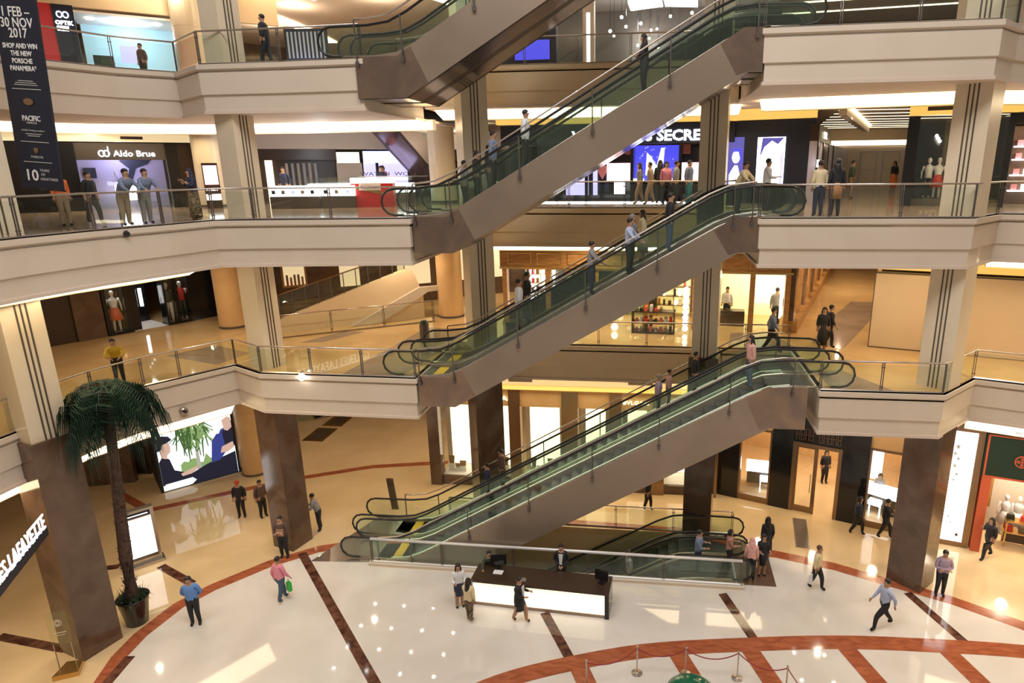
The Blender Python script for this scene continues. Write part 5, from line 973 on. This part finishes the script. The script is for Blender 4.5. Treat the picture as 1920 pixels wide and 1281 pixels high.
# middle escalator
rider('person in pale t-shirt at the lower end of the middle escalator, seen from behind',-5.05,2.2,*Bq,'white','khaki',1.8,face=110)
rider('person in black beside the pale t-shirt at the lower end of the middle escalator',-4.85,2.8,*Bq,'black','black',1.85,face=95)
rider('person in light shirt leaning on the rail in the middle of the middle escalator',-2.2,1.0,*Bq,'grey','navy',1.7,face=95,arms='rail')
rider('person in light blue shirt and black trousers on the middle escalator',-.9,.75,*Bq,'ltblue','black',1.74,face=80,arms='rail')
rider('grey haired person with backpack behind the light blue shirt on the middle escalator',-.85,1.3,*Bq,'greyblue','black',1.8,face=90,haircol='greyhair')
rider('person in pale green dress on the middle escalator',-.48,2.3,*Bq,'cream','cream',1.68,face=-90,hair='long',female=True,skirt=.3)
rider('person in black jacket and jeans, upper half of the middle escalator',.42,1.0,*Bq,'black','jeans',1.78,face=95,sleeves='long')
# upper escalator
rider('person in grey at the foot of the upper escalator',-6.95,2.4,*Cq,'grey','black',1.66,face=90)
rider('person in dark clothes second on the upper escalator',-6.45,2.3,*Cq,'black','black',1.7,face=90)
rider('person in black with a red bag third on the upper escalator',-6.05,2.5,*Cq,'black','brown',1.66,face=90,hair='long',female=True)
rider('person in blue grey shirt fourth on the upper escalator',-5.5,1.0,*Cq,'greyblue','black',1.74,face=95,sleeves='long')
rider('person in white shirt and dark trousers alone on the upper escalator',-4.38,1.0,*Cq,'white','black',1.74,face=95,sleeves='long')
rider('person with long hair in black and pink high on the upper escalator',-.5,1.0,*Cq,'black','black',1.66,face=-80,hair='long',female=True,arms='front')
# first gallery
P('person in yellow and black leaning over the first gallery railing above the palm',-18.75,-1.35,Z1,40,'yellow','black',1.6,arms='rail',lean=.5)
P('person in blue walking fast at the top of the lowest escalator',4.6,4.4,Z1,80,'greyblue','black',1.72,walk=.9,arms='swing')
P('person in black with a bag, left of the pair on the first gallery right',6.7,5.0,Z1,-10,'black','black',1.66,hair='veil',haircol='black',female=True,skirt=.25)
P('person in black with olive bag, right of the pair on the first gallery right',7.0,5.25,Z1,90,'black','black',1.7,walk=.5,arms='swing')
P('person in grey shirt by the mirror post at the emporium corner',5.55,8.9,Z1,170,'grey','black',1.7)
P('person in white coat inside the emporium window',3.4,9.6,Z1,-20,'white','black',1.6)
# second gallery
P('person in orange and khaki behind the far left railing of the second gallery',-17.9,-3.0,Z2,70,'orange','khaki',1.55,female=True,hair='veil',haircol='brown')
P('person in black walking at the far left of the second gallery',-17.3,-2.6,Z2,90,'black','black',1.5,walk=.5)
P('person in blue shirt and khaki trousers leaning on the second gallery railing',-16.1,-2.75,Z2,80,'greyblue','khaki',1.62,arms='rail',lean=.5,sleeves='long')
P('person in grey jeans beside the blue shirt at the second gallery railing',-15.85,-2.2,Z2,75,'greyblue','grey',1.6,arms='rail',lean=.35)
P('person in dark patterned veil and long dress at the second gallery railing',-15.3,-.7,Z2,-30,'navy','pattern',1.55,hair='veil',haircol='navy',female=True,skirt=.1,arms='phone')
P('person in pale shirt leaning at the top of the middle escalator',2.75,2.2,Z2,60,'cream','black',1.66,arms='rail',lean=.4)
P('person in white shirt standing at the top of the middle escalator',3.75,2.6,Z2,90,'white','black',1.7,sleeves='long',arms='front')
P('person in cream blouse and dark jeans, back turned, right railing of second gallery',5.15,1.0,Z2,185,'cream','navy',1.62,hair='bun',female=True,sleeves='long')
P('person in black top and tan skirt, back turned, right railing of second gallery',5.65,.9,Z2,175,'black','tan',1.66,hair='long',female=True,skirt=.55,legs='black')
for i,(x,y,tp,bt_,hr) in enumerate(((-.75,7.6,'grey','khaki','long'),(-.3,7.3,'khaki','khaki','short'),(.35,7.5,'pink','black','bob'),(.75,7.2,'grey','black','short'),(1.3,7.4,'greyblue','teal','short'),(.1,8.3,'black','black','long'))):
    P('shopper person '+('in grey with long hair walking left','in khaki walking left','in pink top','in grey shirt','in blue grey and teal','all in black with long hair')[i]+' before the lingerie shop',x,y,Z2,(-80,-85,20,80,60,180)[i],tp,bt_,1.62+.02*i,hair=hr,walk=.5 if i<2 else 0,female=hr!='short')
P('person in dark blue seated behind the left watch counter',-16.35,6.6,Z2,10,'navy','black',1.6)
P('person in dark clothes behind the rear watch counter',-13.4,10.2,Z2,0,'navy','black',1.6)
P('person in pink top in the white and violet shop far behind',-14.6,13.2,Z2,30,'pink','black',1.62,hair='bob',female=True)
P('person in black and orange walking far down the corridor',13.6,19.5,Z2,-60,'black','orange',1.62,hair='veil',haircol='black',female=True,skirt=.3)
P('person in olive jacket standing in the corridor behind the railing post',9.3,12.5,Z2,90,'dkgreen','khaki',1.66)
# third gallery
P('person in black seated behind the glass of the optician, top left',-20.3,4.3,Z3L,-10,'brown','black',1.35)
P('person in black walking left on the third gallery near the column',-13.45,1.6,Z3L,-85,'black','black',1.6,walk=.4)
rb=None
